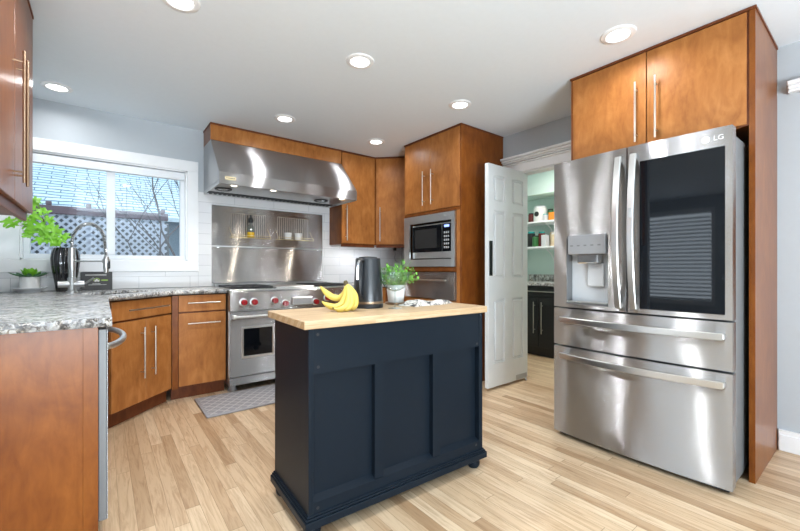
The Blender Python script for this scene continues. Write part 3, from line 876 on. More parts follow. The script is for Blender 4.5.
for x, z in KN:
    b = B(); lathe(b, [(.001, .02), (.036, .02), (.036, .027), (.031, .029), (.001, .029)], (x, 0, z), 22, 'Y'); bz = obj('knob_bezel', b, 'steelflat', cpn)
    b = B(); lathe(b, [(.001, .028), (.027, .028), (.027, .04), (.0255, .058), (.022, .062), (.001, .062)], (x, 0, z), 22, 'Y'); box(b, x - .004, x + .004, -.068, -.055, z - .024, z + .024, .002); obj('knob', b, 'red', bz)
b = B(); box(b, .55, .76, -.034, -.02, .745, .822, .006); dp = obj('display_bezel', b, 'steelflat', cpn)
b = B(); box(b, .565, .745, -.036, -.034, .758, .806); obj('display', b, 'greyplastic', dp)
def oven(x0, x1, wx0, wx1, lab):
    b = B(); bowed(b, x0, x1, .145, .712, lambda x: 0.0, .033, 1, (wx0, wx1, .318, .56)); d = obj('oven_door', b, 'steel', rg, label=lab)
    b = B()
    for (a, c, e, f_) in ((wx0 - .02, wx1 + .02, .298, .318), (wx0 - .02, wx1 + .02, .56, .58), (wx0 - .02, wx0, .318, .56), (wx1, wx1 + .02, .318, .56)): box(b, a, c, -.006, .002, e, f_, .002)
    obj('window_frame', b, 'steelflat', d)
    b = B(); box(b, wx0, wx1, .006, .012, .318, .56); obj('oven_window', b, 'blackgloss', d)
    b = B(); cyl(b, (x0 + .015, -.055, .672), (x1 - .015, -.055, .672), .013, 16)
    for x in (x0 + .03, x1 - .03): box(b, x - .014, x + .014, -.06, 0, .655, .689, .004)
    obj('handle', b, 'steelflat', d)
oven(.004, .478, .118, .372, 'narrow oven door on the left')
oven(.486, RW - .004, .60, 1.10, 'wide oven door on the right')
b = B(); box(b, 0, RW, .008, .03, .068, .135, .002); obj('kick_panel', b, 'steel', rg)
for x in (.05, RW - .05):
    b = B(); cyl(b, (x, .11, 0), (x, .11, .066), .032, 14); cyl(b, (x, .11, 0), (x, .11, .012), .04, 14); obj('leg', b, 'greyplastic', rg)
    b = B(); cyl(b, (x, .5, 0), (x, .5, .066), .032, 14); obj('leg', b, 'greyplastic', rg)

# steel splash panel with warming racks
sp = thing('splash_panel', 'stainless wall panel between the range and the hood', 'splashback panel', (.856, YB - .011, .95))
b = B(); box(b, 0, 1.201, 0, .009, .0, .362, .0015); obj('lower_sheet', b, 'steel', sp)
b = B(); box(b, 0, 1.201, 0, .009, .372, .776, .0015); obj('upper_sheet', b, 'steel', sp)
b = B(); box(b, 0, 1.201, -.010, .006, .362, .374, .002); obj('seam_rail', b, 'steelflat', sp)
for x in (.06, .41, .61, .66, 1.14):
    b = B(); lathe(b, [(.001, 0), (.008, 0), (.008, .006), (.001, .008)], (x, -.001, .352), 12, 'Y'); obj('screw', b, 'chrome', sp)
def rack(x0, x1, label):
    t = thing('wire_rack', label, 'rack', (x0, YB - .0125, 1.385), 0, 'wire racks on the splash panel')
    w = x1 - x0; b = B()
    for k in range(17):
        x = w * k / 16; cyl(b, (x, -.004, .03), (x, -.004, .275), .0019, 6)
    for z in (.03, .275): cyl(b, (0, -.004, z), (w, -.004, z), .003, 8)
    obj('back_grid', b, 'nickel', t)
    b = B()
    for k in range(25):
        x = -.02 + (w + .04) * k / 24; cyl(b, (x, -.004, .03), (x, -.105, .022), .0018, 6)
    for y, z in ((-.006, .03), (-.055, .025), (-.105, .022)): cyl(b, (-.02, y, z), (w + .02, y, z), .003, 8)
    cyl(b, (-.02, -.105, .046), (w + .02, -.105, .046), .0028, 8)
    for x in (-.02, w + .02): cyl(b, (x, -.105, .02), (x, -.105, .046), .0028, 8); cyl(b, (x, -.105, .03), (x, -.006, .13), .0022, 8)
    obj('shelf_grid', b, M['gold'], t)
    return t
rack(1.04, 1.385, 'left wire rack on the steel splash panel, holding the oil bottle')
rack(1.515, 1.87, 'right wire rack on the steel splash panel, holding two white cups')
ob = thing('oil_bottle', 'glass oil bottle with yellow oil and black spout on the left wire rack', 'bottle', (1.215, YB - .07, 1.415))
b = B(); lathe(b, [(.001, 0), (.036, 0), (.036, .055), (.001, .056)], (0, 0, 0), 24); obj('oil', b, 'oil', ob)
b = B(); lathe(b, [(.0375, .0), (.0378, .06), (.034, .10), (.016, .135), (.013, .165), (.012, .165), (.015, .135), (.033, .10), (.0365, .058)], (0, 0, 0), 24); obj('glass_body', b, 'glass', ob)
b = B(); lathe(b, [(.001, .15), (.022, .152), (.026, .18), (.02, .20), (.008, .21), (.006, .235), (.001, .236)], (0, 0, 0), 18); obj('spout', b, 'black', ob)
for x, lab in ((1.615, 'white cup on the left of the right wire rack'), (1.735, 'white cup on the right of the right wire rack')):
    b = lathe(B(), [(.001, 0), (.034, 0), (.037, .004), (.042, .072), (.039, .072), (.034, .008), (.001, .007)], (0, 0, 0), 28)
    o = finish('cup', b, 'ceramic'); o.location = (x, YB - .062, 1.4145); tag(o, lab, 'cup', 'cups on the wire rack')

# ------------------------------------------------------------------ hood and valance
hx0, hx1 = .785, 2.145
hd = thing('range_hood', 'wide sloped stainless range hood under the wooden valance', 'range hood', (hx0, YB, 1.82))
HW = hx1 - hx0
def hy(y): return y - YB
b = B(); xprism(b, [(hy(4.128), .46), (hy(3.832), .46), (hy(3.502), .105), (hy(3.5), .10), (hy(3.5), .002), (hy(3.515), 0), (hy(3.515), .02), (hy(4.128), .03)], 0, HW); obj('canopy', b, 'steelhood', hd, ang=12)
b = B()
for x in (0, HW - .004): box(b, x, x + .004, hy(3.515), hy(4.128), .0, .03)
box(b, 0, HW, hy(4.105), hy(4.128), .0, .03); obj('rim', b, 'steelflat', hd)
b = B(); box(b, .006, HW - .006, hy(3.517), hy(3.97), .012, .0165); obj('underside_plate', b, 'steelflat', hd)
b = B(); box(b, .02, HW - .02, hy(3.972), hy(4.103), .016, .022)
for k in range(30):
    x = .04 + (HW - .1) * k / 29; box(b, x, x + .024, hy(3.975), hy(4.10), .006, .016, .002)
obj('filter', b, 'iron', hd)
for x in (.10, 1.085):
    b = B(); lathe(b, [(.052, .014), (.056, .001), (.070, .001), (.076, .012), (.076, .014)], (x, hy(3.79), 0), 28); hl = obj('heat_lamp', b, 'black', hd)
    b = B(); lathe(b, [(.001, .002), (.03, .003), (.052, .008), (.053, .012)], (x, hy(3.79), 0), 24); obj('heat_lamp_bulb', b, 'chrome', hl)
for x in (.135, .485, 1.215):
    b = B(); lathe(b, [(.001, .006), (.026, .006), (.028, .02), (.028, .028)], (x, hy(3.562), 0), 20); hl = obj('hood_lamp', b, 'hoodlens', hd)
    d = bpy.data.lights.new('hood_lamp_light', 'SPOT'); d.energy = 4.5; d.color = (1, .88, .72); d.spot_size = 1.9; d.spot_blend = .7; d.shadow_soft_size = .03
    lo = bpy.data.objects.new('hood_lamp_light', d); COL.objects.link(lo); lo.parent = hd; lo.location = (x, hy(3.562), -.002); lo.rotation_euler = (.3, 0, 0)
b = B(); box(b, .045, .135, hy(3.4985), hy(3.5), .038, .068, .0005); bd = obj('badge', b, 'gold', hd)
b = B()
for k in range(6): box(b, .056 + k * .012, .065 + k * .012, hy(3.4978), hy(3.4986), .049 + (k % 2) * .001, .058)
obj('badge_lettering', b, 'black', bd)
vl = thing('hood_valance', 'wooden valance box between the range hood and the ceiling', 'valance', (hx0, 3.83, 2.282))
b = B(); box(b, 0, HW - .002, 0, .02, 0, .140, .001); obj('face_board', b, 'cab', vl)
for x in (0, HW - .02):
    b = B(); box(b, x, x + .018, .02, .305, 0, .140, .001); obj('side_board', b, 'cabside', vl)
b = B(); box(b, -.004, HW - .002, -.006, .305, .140, .156, .001); obj('ceiling_strip', b, 'cabdark', vl)

# ------------------------------------------------------------------ upper cabinets by the range and in the corner
ZT = 2.424
uc = thing('upper_cabinet', 'single-door wall cabinet right of the range hood', 'cabinet', (2.15, 3.83, 0), 0)
b = B(); box(b, .0, .452, .021, .30, 1.376, ZT); obj('carcass', b, 'cabside', uc)
front(uc, 'door', .003, .45, 1.385, ZT - .004, ('v', .05, 1.415, 1.82))
b = B(); box(b, .0, .452, .012, .028, 1.345, 1.376, .001); obj('light_rail', b, 'cabdark', uc)
b = B(); box(b, -.004, .452, -.006, .30, ZT, 2.437, .001); obj('ceiling_strip', b, 'cabdark', uc)
cc = thing('corner_cabinet', 'diagonal corner wall cabinet between the range side and the oven tower', 'cabinet', (2.606, 3.83, 0), -PI / 4)
WC = .46
def cpt(x, y):   # plan point into the corner cabinet's own frame
    dx, dy_ = x - 2.606, y - 3.83; c, s = math.cos(PI / 4), math.sin(PI / 4); return (dx * c - dy_ * s, dx * s + dy_ * c)
poly = [(2.606, 3.862), (2.93, 3.538), (3.238, 3.538), (3.238, 4.125), (2.606, 4.125)]
b = B(); prism(b, [cpt(*p) for p in poly], 1.376, ZT); obj('carcass', b, 'cabside', cc)
front(cc, 'door', .012, WC - .006, 1.385, ZT - .004, ('v', .065, 1.42, 1.83))
b = B(); box(b, .012, WC - .006, .012, .028, 1.345, 1.376, .001); obj('light_rail', b, 'cabdark', cc)
b = B(); prism(b, [cpt(*p) for p in [(2.603, 3.825), (2.93, 3.50), (3.238, 3.50), (3.238, 4.125), (2.603, 4.125)]], ZT, 2.437); obj('ceiling_strip', b, 'cabdark', cc)

# ------------------------------------------------------------------ oven tower
TW = .835
tw = thing('oven_tower_cabinet', 'tall wooden cabinet tower housing the microwave and the warming drawer', 'cabinet', (2.61, 3.263, 0), -PI / 2)
b = B(); D_ = .62
box(b, 0, .016, .0215, D_, .0, ZT); box(b, TW - .020, TW, .002, D_, 0, ZT, .001)
box(b, .016, TW - .02, .0215, D_, 1.655, ZT); box(b, .016, TW - .063, .003, D_, 1.066, 1.108); box(b, .016, TW - .02, .0215, D_, .1, .79); box(b, .016, TW - .02, D_ - .02, D_, .79, 1.655)
box(b, .003, TW - .02, .0, .02, 1.642, 1.674)
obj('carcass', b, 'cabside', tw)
b = B(); box(b, TW - .062, TW - .02, .0, .02, .1, 1.642, .001); box(b, .0, .012, 0, .02, .1, 1.642, .001); obj('face_stile', b, 'cab', tw)
front(tw, 'door', .004, .408, 1.680, ZT - .004, ('v', .33, 1.736, 2.085))
front(tw, 'door', .412, TW - .022, 1.680, ZT - .004, ('v', .455, 1.736, 2.085))
front(tw, 'door', .014, .408, .115, .785); front(tw, 'door', .412, TW - .064, .115, .785)
b = B(); box(b, -.004, TW + .005, -.006, D_, ZT, 2.437, .001); obj('ceiling_strip', b, 'cabdark', tw)
b = B(); box(b, .016, TW - .02, .06, .08, 0, .1); obj('toe_kick', b, 'cabdark', tw)

mw = thing('microwave', 'built-in microwave in a wide stainless trim frame in the oven tower', 'microwave', (2.61, 3.263, 1.112), -PI / 2)
b = B(); mx0, mx1, mz0, mz1 = .0125, .770, .002, .526
ox0, ox1, oz0, oz1 = .105, .722, .075, .448
bowed(b, mx0, mx1, mz0, mz1, lambda x: -.018, -.001, 1, (ox0, ox1, oz0, oz1))
for z in (.03, .047, .470, .487, .504): box(b, mx0 + .02, mx1 - .02, -.0195, -.018, z, z + .008)
obj('trim_frame', b, 'steelflat', mw, smooth=False)
b = B(); box(b, .10, .728, .062, .45, .070, .452); obj('gap_shade_block', b, 'dark', mw)  # near-black block stands in for the shade in the gap round the case
b = B(); box(b, .118, .700, .015, .06, .085, .432, .003); bx = obj('case', b, 'steelflat', mw)
b = B(); box(b, .124, .565, .008, .0149, .150, .420, .002); dr = obj('door_glass', b, 'blackgloss', bx)
b = B(); box(b, .165, .50, .006, .0079, .19, .385, .001); obj('door_mesh', b, 'dark', dr)
b = B(); box(b, .575, .694, .008, .0149, .150, .420, .002); cp = obj('keypad', b, 'blackgloss', bx)
b = B(); box(b, .605, .672, .0065, .008, .385, .408); obj('clock_display', b, 'display', cp)
b = B()
for r in range(5):
    for c in range(3): box(b, .600 + c * .026, .618 + c * .026, .007, .008, .18 + r * .036, .198 + r * .036)
obj('key', b, 'greyplastic', cp)
wd = thing('warming_drawer', 'stainless warming drawer below the microwave', 'drawer', (2.61, 3.263, .797), -PI / 2)
b = B(); box(b, .020, .762, .0, .45, .0, .258); obj('drawer_box', b, 'greyplastic', wd)
b = B(); box(b, .0135, .768, -.022, -.001, .0, .262, .002); wf = obj('drawer_front', b, 'steel', wd)
b = B(); cyl(b, (.09, -.06, .185), (.69, -.06, .185), .009, 12)
for x in (.12, .66): cyl(b, (x, -.06, .185), (x, -.022, .185), .007, 8)
obj('handle', b, 'nickel', wf)

# ------------------------------------------------------------------ refrigerator cabinet and refrigerator
FW = .97
fc = thing('refrigerator_cabinet', 'tall wooden surround with two doors above the refrigerator', 'cabinet', (2.62, 1.39, 0), -PI / 2)
b = B(); box(b, .018, FW - .026, .0215, .615, 1.835, ZT); obj('carcass', b, 'cabside', fc)
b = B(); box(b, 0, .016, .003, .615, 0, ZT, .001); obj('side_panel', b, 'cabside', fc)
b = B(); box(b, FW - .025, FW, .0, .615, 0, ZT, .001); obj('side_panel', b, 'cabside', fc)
b = B(); box(b, FW - .062, FW - .0255, .006, .021, 1.835, ZT); obj('face_stile', b, 'cabdark', fc)
front(fc, 'door', .016, .474, 1.842, ZT - .004, ('v', .425, 1.877, 2.246))
front(fc, 'door', .479, FW - .034, 1.842, ZT - .004, ('v', .533, 1.877, 2.246))
b = B(); box(b, -.003, FW + .005, -.006, .615, ZT, 2.437, .001); obj('ceiling_strip', b, 'cabdark', fc)

RFW = .914
rf = thing('refrigerator', 'large stainless four-door refrigerator with dark glass panel and water dispenser', 'refrigerator', (2.350, 1.374, 0), -PI / 2)
def bow(x, off=0): return .022 * (2 * x / RFW - 1) ** 2 + off
b = B(); box(b, .008, RFW - .008, .10, .79, .035, 1.755, .003); obj('case', b, 'caseside', rf)
b = B(); box(b, .02, RFW - .02, .06, .12, .004, .05); obj('bottom_grille', b, 'black', rf)
for x in (.03, RFW - .09):
    b = B(); box(b, x, x + .06, .07, .16, 1.757, 1.782, .004); obj('hinge_cover', b, 'caseside', rf)
YBK = .085
hole = (.092, .353, .872, 1.293)
b = B(); bowed(b, .001, .4535, .848, 1.785, bow, YBK, 14, hole); ld = obj('door', b, 'steel', rf, label='left door with the water dispenser', ang=20)
b = B(); bowed(b, .4605, RFW - .001, .848, 1.785, bow, YBK, 14); rd = obj('door', b, 'steel', rf, label='right door with the dark glass panel', ang=20)
b = B(); bowed(b, .001, RFW - .001, .602, .838, bow, YBK, 24); d1 = obj('drawer', b, 'steel', rf, label='shallow upper drawer', ang=20)
b = B(); bowed(b, .001, RFW - .001, .03, .590, bow, YBK, 24); d2 = obj('drawer', b, 'steel', rf, label='deep bottom freezer drawer', ang=20)
b = B(); bowed(b, .522, .886, .874, 1.690, lambda x: bow(x, -.003), YBK - .01, 10); obj('glass_panel', b, 'blackgloss', rd, ang=20)
# dispenser
hx0_, hx1_, hz0, hz1 = hole; yb0 = .085
b = B()
box(b, hx0_, hx0_ + .003, .012, yb0, hz0, hz1); box(b, hx1_ - .003, hx1_, .006, yb0, hz0, hz1); box(b, hx0_, hx1_, .008, yb0, hz0, hz0 + .012); box(b, hx0_, hx1_, .008, yb0, hz1 - .003, hz1)
dsp = obj('dispenser_recess', b, 'recess', ld)
b = B(); box(b, hx0_ + .003, hx1_ - .003, yb0 - .004, yb0, hz0 + .012, hz1 - .003); obj('dispenser_back', b, 'lightgrey', dsp)
b = B(); box(b, hx0_ + .02, hx1_ - .012, -.012, .04, 1.185, 1.305, .004); obj('dispenser_panel', b, 'panelgrey', dsp)
b = B()
for k in range(5): box(b, .13 + k * .042, .148 + k * .042, -.0125, -.012, 1.235, 1.243)
obj('touch_key', b, 'recess', dsp)
b = B(); box(b, .17, .295, -.004, .05, 1.128, 1.185, .006); obj('dispenser_spout', b, 'chrome', dsp)
b = B(); box(b, .205, .305, .055, .066, .985, 1.13, .006); obj('dispenser_paddle', b, 'lightgrey', dsp)
b = B(); box(b, hx0_ + .01, hx1_ - .01, -.004, .07, hz0 + .012, hz0 + .018, .001); obj('drip_tray', b, 'steelflat', dsp)
# upright handles, bowed outwards
for x, par in ((.418, ld), (.497, rd)):
    pts = [(x, bow(x) - .022 - .045 * math.sin(PI * k / 16) ** .8, .872 + .862 * k / 16) for k in range(17)]
    b = B(); sweep_rect(b, pts, .034, .013, (1, 0, 0))
    for z in (.885, 1.72): box(b, x - .013, x + .013, bow(x) - .022, bow(x) + .002, z - .014, z + .014, .003)
    hh = obj('handle', b, 'steelflat', par)
    if par is rd:
        b = B(); box(b, x - .010, x + .010, bow(x) - .0735, bow(x) - .064, 1.375, 1.43, .002); obj('latch_button', b, 'greyplastic', hh)
for z, par in ((.768, d1), (.535, d2)):
    pts = [(.06 + .822 * k / 20, bow(.06 + .822 * k / 20) - .028 - .022 * math.sin(PI * k / 20) ** .7, z) for k in range(21)]
    b = B(); sweep_rect(b, pts, .036, .013, (0, 0, 1))
    for x in (.075, .867): box(b, x - .02, x + .02, bow(x) - .03, bow(x) + .002, z - .013, z + .013, .003)
    obj('handle', b, 'steelflat', par)
# maker's mark at the top right of the right door
def to_front(bm, x, z, y):
    for v in bm.verts: v.co = Vector((x + v.co.x, y - v.co.z, z + v.co.y))
    return bm
b = text_mesh('LG', .034); to_front(b, .862, 1.735, bow(.862) - .0008); lg = obj('brand_letters', b, 'logo', rd, smooth=False)
b = B(); xc = .812
tube(b, [(xc + .0155 * math.cos(a), bow(xc) - .0008, 1.735 + .0155 * math.sin(a)) for a in [2 * PI * k / 28 for k in range(28)]], .0016, 6, closed=True)
lathe(b, [(.001, .0), (.014, .0005), (.001, .001)], (xc, bow(xc), 1.735), 24, 'Y')
em = obj('brand_emblem', b, 'logo', rd)
b = B(); box(b, xc - .001, xc + .001, bow(xc) - .0024, bow(xc) - .001, 1.728, 1.744); box(b, xc, xc + .006, bow(xc) - .0024, bow(xc) - .001, 1.727, 1.729); lathe(b, [(.001, 0), (.002, .0005), (.001, .0012)], (xc - .006, bow(xc) - .001, 1.740), 8, 'Y'); obj('emblem_lines', b, 'greyplastic', em)

# ------------------------------------------------------------------ upper cabinet over the left run
lu = thing('upper_cabinet', 'wall cabinet over the left worktop, cut off by the left edge of the photo', 'cabinet', (-.29, 1.735, 0), PI / 2)
b = B(); box(b, 0, 1.065, .021, .325, 1.385, ZT); obj('carcass', b, 'cabside', lu)
b = B(); box(b, 0, 1.035, .02, .04, 1.345, 1.385, .001); box(b, 0, 1.065, .04, .30, 1.372, 1.385); obj('light_rail', b, 'cabdark', lu)
b = B(); box(b, 0, 1.07, -.004, .325, ZT, 2.437); obj('ceiling_strip', b, 'cabdark', lu)
front(lu, 'door', .003, .533, 1.388, ZT - .004, ('v', .488, 1.455, 2.005), 'cabside', 'bronze')  # darker maple on both doors puts the dim light into their colour
front(lu, 'door', .537, 1.062, 1.388, ZT - .004, ('v', .582, 1.455, 2.005), 'cabside', 'bronze')

# ------------------------------------------------------------------ island cart
AI = math.radians(-2.4)
il = thing('kitchen_island', 'navy panelled island cart with butcher block top in the middle of the floor', 'kitchen island', (.625, 1.41, 0), AI)
IW, ID = 1.054, .478
b = B(); box(b, 0, IW, 0, ID, .856, .890, .003); obj('butcher_block_top', b, 'butcher', il)
b = B(); x0, x1, y0, y1 = .026, 1.034, .024, ID - .03
box(b, x0, x1, y0 + .026, y1, .10, .8555)
obj('cabinet_body', b, 'navy', il)
b = B(); yf0, yf1 = .022, .0505
box(b, x0 - .001, .045, yf0 - .003, yf1, .10, .8555, .0015); box(b, 1.008, x1 + .001, yf0 - .003, yf1, .10, .8555, .0015)
for a, c in ((.338, .384), (.679, .725)): box(b, a, c, yf0, yf1, .155, .67)
box(b, .045, 1.008, yf0, yf1, .67, .8555); xprism(b, [(yf0, .10), (yf1, .10), (yf1, .168), (yf0, .150)], .045, 1.008)
obj('panel_frame', b, 'navy', il, smooth=False)
b = B()
for x, z in ((.066, .83), (.068, .697), (.066, .125), (.987, .133), (.994, .686)): lathe(b, [(.001, 0), (.0065, 0), (.0065, .0007), (.001, .0009)], (x, yf0, z), 12, 'Y')
obj('bolt_cap', b, 'black', il)
b = B()
for k, (o_, z0, z1) in enumerate(((.020, .055, .088), (.014, .088, .098), (.008, .098, .106))):
    box(b, x0 - o_, x1 + o_, yf0 - o_, y1 + o_ * .5, z0, z1, .003)
obj('base_moulding', b, 'navy', il)
for x in (.055, 1.0):
    for y in (.055, ID - .065):
        b = B(); lathe(b, [(.001, 0), (.026, 0), (.034, .012), (.036, .028), (.030, .042), (.030, .056)], (x, y, 0), 20); obj('foot', b, 'navy', il)

def ip(u, v):   # island coordinates to world
    c, s = math.cos(AI), math.sin(AI); return (.625 + u * c - v * s, 1.41 + u * s + v * c)
ZI = .8905
# bananas
bx_, by_ = .905, 1.665
bn = thing('banana_bunch', 'bunch of ripe yellow bananas on the island in front of the kettle', 'bananas', (bx_, by_, ZI))
# camera-right direction on plan is used only to lay the bunch along the worktop edge
rdir = Vector((.79, -.61, 0)); fdir = Vector((.61, .79, 0))
def banana(p, rmax):
    P = [rdir * a + fdir * c + Vector((0, 0, z)) for a, c, z in p]
    pts = []
    n = 18
    for i in range(n):
        t_ = i / (n - 1)
        # quadratic / cubic bezier through control points
        q = P[:]
        while len(q) > 1: q = [q[k].lerp(q[k + 1], t_) for k in range(len(q) - 1)]
        pts.append(q[0])
    rs = []
    for i in range(n):
        t_ = i / (n - 1)
        rs.append(.0055 + (rmax - .0055) * min(1, (t_ / .28)) ** .8 if t_ < .28 else (rmax if t_ < .72 else max(.004, rmax * (1 - ((t_ - .72) / .28) ** 2.2 * .82))))
    b = B(); tube(b, pts, rs, 10); o = obj('banana', b, 'banana', bn, ang=50)
    b = B(); tube(b, [pts[-1], pts[-1] + (pts[-1] - pts[-2]).normalized() * .008], [rs[-1], .003], 8); obj('tip', b, 'bananatip', o)
top = (.045, .012, .132)
banana([top, (.04, .03, .03), (-.03, .035, .045), (-.085, .03, .118)], .0165)
banana([top, (.055, -.02, .016), (.0, -.035, -.002), (-.066, -.02, .046)], .0160)
banana([top, (.085, -.035, .05), (.050, -.055, -.008), (-.004, -.05, .017)], .0148)
banana([top, (.100, -.015, .07), (.080, -.045, -.008), (.026, -.045, .017)], .0148)
banana([top, (.113, .015, .08), (.105, -.01, -.004), (.055, -.018, .017)], .0148)
b = B(); c = rdir * .045 + fdir * .012
tube(b, [c + Vector((0, 0, .122)), c + Vector((-.001, 0, .136)), c + Vector((-.004, 0, .147))], [.010, .012, .008], 10); obj('stalk', b, 'bananatip', bn)

# kettle
kx, ky = 1.122, 1.716
kt = thing('electric_kettle', 'tall dark grey electric kettle on the island', 'kettle', (kx, ky, ZI))
b = B(); lathe(b, [(.001, 0), (.080, 0), (.081, .014), (.079, .018), (.001, .018)], (0, 0, 0), 40); obj('power_base', b, 'black', kt)
b = B(); lathe(b, [(.001, .019), (.079, .019), (.0795, .03), (.0755, .12), (.070, .20), (.0665, .258), (.062, .262), (.001, .262)], (0, 0, 0), 48); kb = obj('body', b, 'kettle', kt)
b = B(); lathe(b, [(.0796, .022), (.0812, .023), (.0808, .034), (.0790, .035)], (0, 0, 0), 48); obj('base_band', b, 'bronze', kb)
b = B(); lathe(b, [(.001, .261), (.050, .2615), (.048, .268), (.015, .271), (.001, .271)], (0, 0, 0), 32); obj('lid', b, 'kettle', kt)
hdv = Vector((-.86, -.50, 0)).normalized(); sdv = Vector((.50, -.86, 0))
pts = [hdv * a + Vector((0, 0, z)) for a, z in ((.064, .245), (.085, .25), (.102, .235), (.108, .19), (.108, .13), (.104, .08), (.092, .062), (.078, .062))]
b = B(); sweep_rect(b, pts, .026, .016, tuple(sdv)); hk = obj('handle', b, 'black', kt)
pts = [hdv * (a + .0095) + Vector((0, 0, z)) for a, z in ((.088, .249), (.102, .235), (.108, .19), (.108, .15))]
b = B(); sweep_rect(b, pts, .012, .003, tuple(sdv)); obj('handle_trim', b, 'chrome', hk)
b = B(); p0 = -hdv * .055
xs_ = [(-.018, .225), (.018, .225), (.012, .258), (-.012, .258)]
tube(b, [p0 + Vector((0, 0, .215)), p0 - hdv * .012 + Vector((0, 0, .24)), p0 - hdv * .022 + Vector((0, 0, .258))], [.02, .016, .012], 12); obj('spout', b, 'kettle', kt)

# herb pot on a round coaster
px_, py_ = 1.352, 1.772
co = finish('coaster', lathe(B(), [(.001, 0), (.062, 0), (.065, .003), (.065, .010), (.06, .012), (.001, .010)], (0, 0, 0), 36), 'bronze'); co.location = (px_, py_, ZI); tag(co, 'round dark wooden coaster under the leafy white pot on the island', 'coaster')
hp = thing('potted_herb', 'feathery green plant in a white pot on the island behind the kettle', 'potted plant', (px_, py_, ZI + .0115))
b = B(); lathe(b, [(.001, 0), (.044, 0), (.046, .004), (.056, .100), (.053, .101), (.049, .09), (.001, .088)], (0, 0, 0), 36); obj('pot', b, 'ceramic', hp)
b = B(); lathe(b, [(.001, .0885), (.0485, .0885), (.0485, .091), (.001, .093)], (0, 0, 0), 24); obj('soil', b, 'soil', hp)
b = B(); bl = B(); rnd = random.Random(11)
for q in range(95):
    a = rnd.uniform(0, 2 * PI); el = rnd.uniform(.2, 1.4); ln = rnd.uniform(.08, .15)
    d = Vector((math.cos(a) * math.cos(el), math.sin(a) * math.cos(el), math.sin(el)))
    p0 = Vector((math.cos(a) * .02, math.sin(a) * .02, .09)); p1 = p0 + d * ln * .6 + Vector((0, 0, .01)); p2 = p0 + d * ln
    tube(b, [p0, p1, p2], [.0012, .001, .0006], 4)
    for k in range(7):
        f_ = .35 + .65 * k / 6; p = p0.lerp(p2, f_) + Vector((rnd.uniform(-.01, .01), rnd.uniform(-.01, .01), rnd.uniform(-.008, .008)))
        petal(bl, p, (rnd.uniform(-1, 1), rnd.uniform(-1, 1), rnd.uniform(-.3, 1)), .020, .0055, .0012)
obj('stems', b, 'fern', hp); obj('foliage', bl, 'fern', hp, ang=60)

# stemmed glass
gx, gy = 1.198, 1.578
wg = thing('wine_glass', 'clear wide stemmed glass on the island in front of the leafy pot', 'glass', (gx, gy, ZI))
b = B(); lathe(b, [(.001, 0), (.036, 0), (.036, .002), (.008, .006), (.0035, .012), (.0035, .082), (.007, .088), (.001, .089)], (0, 0, 0), 28); obj('stem_and_foot', b, 'glass', wg)
b = B(); lathe(b, [(.004, .088), (.030, .095), (.056, .112), (.073, .145), (.078, .188), (.0766, .188), (.0716, .146), (.0546, .114), (.029, .097), (.004, .090)], (0, 0, 0), 36); obj('bowl', b, 'glass', wg)

# rumpled towel
t_ = bmesh.new(); nx, ny = 34, 16; g = {}
rnd = random.Random(5)
def hgt(u, v):
    return .006 + .010 * (1 + math.sin(u * 9 + 2.2 * math.sin(v * 5))) * (1 - .5 * u) + .006 * math.sin(v * 11 + u * 3) ** 2
for s_ in (0, 1):
    for i in range(nx + 1):
        for j in range(ny + 1):
            u, v = i / nx, j / ny
            h = hgt(u, v) if s_ else 0
            x = -.17 + .34 * u + .012 * math.sin(v * 6); y = -.07 + .14 * v * (1 - .25 * u) + .010 * math.sin(u * 8)
            e = min(1, min(u, 1 - u, v, 1 - v) * 9)
            g[s_, i, j] = t_.verts.new((x, y, .001 + (h * e if s_ else 0)))
for i in range(nx):
    for j in range(ny):
        t_.faces.new((g[1, i, j], g[1, i + 1, j], g[1, i + 1, j + 1], g[1, i, j + 1])); t_.faces.new((g[0, i, j], g[0, i, j + 1], g[0, i + 1, j + 1], g[0, i + 1, j]))
bmesh.ops.remove_doubles(t_, verts=t_.verts[:], dist=1e-4)
bmesh.ops.recalc_face_normals(t_, faces=t_.faces[:])
tow = finish('dish_towel', t_, 'towel', loc=None, ang=80); tow.location = (1.482, 1.646, ZI - .0004); tow.rotation_euler = (0, 0, .12); tag(tow, 'rumpled black and white patterned towel on the right half of the island', 'towel')

# kitchen mat
km = thing('kitchen_mat', 'grey trellis-patterned kitchen mat on the floor before the range', 'mat', (.602, 3.06, 0))
b = B(); box(b, 0, 1.25, 0, .49, .001, .016, .007, 2); obj('border', b, 'matedge', km)
b = B(); box(b, .022, 1.228, .022, .468, .0155, .0168, .0004); obj('field', b, 'mat', km)

ul = thing('under_cabinet_fill', 'slim light strip added to brighten the tile, hidden under the wall cabinet', 'light', (2.385, 3.92, 1.363))  # added strip to brighten the tile; no such lamp is seen
b = B(); box(b, -.20, .20, -.02, .02, .0, .012, .002); obj('housing', b, 'white', ul)
b = B(); box(b, -.19, .19, -.014, .014, -.003, .0, .0005); obj('diffuser', b, 'lens', ul)
area_light('strip_light', (0, 0, -.006), (0, 0, 0), .38, .03, .9, (.97, .98, 1), ul)
# charging cord hanging under the corner cabinet
cd = thing('power_cord', 'short grey cord plugged in below the corner wall cabinet', 'cord', (3.12, YB - .012, 1.15))
b = B(); tube(b, [(0, -.012, .195), (.004, -.02, .14), (-.006, -.018, .09), (.01, -.015, .05), (.05, -.012, .03)], .004, 8); obj('cable', b, 'greyplastic', cd)
b = B(); box(b, -.018, .018, -.03, 0, .185, .225, .004); obj('plug', b, 'black', cd)

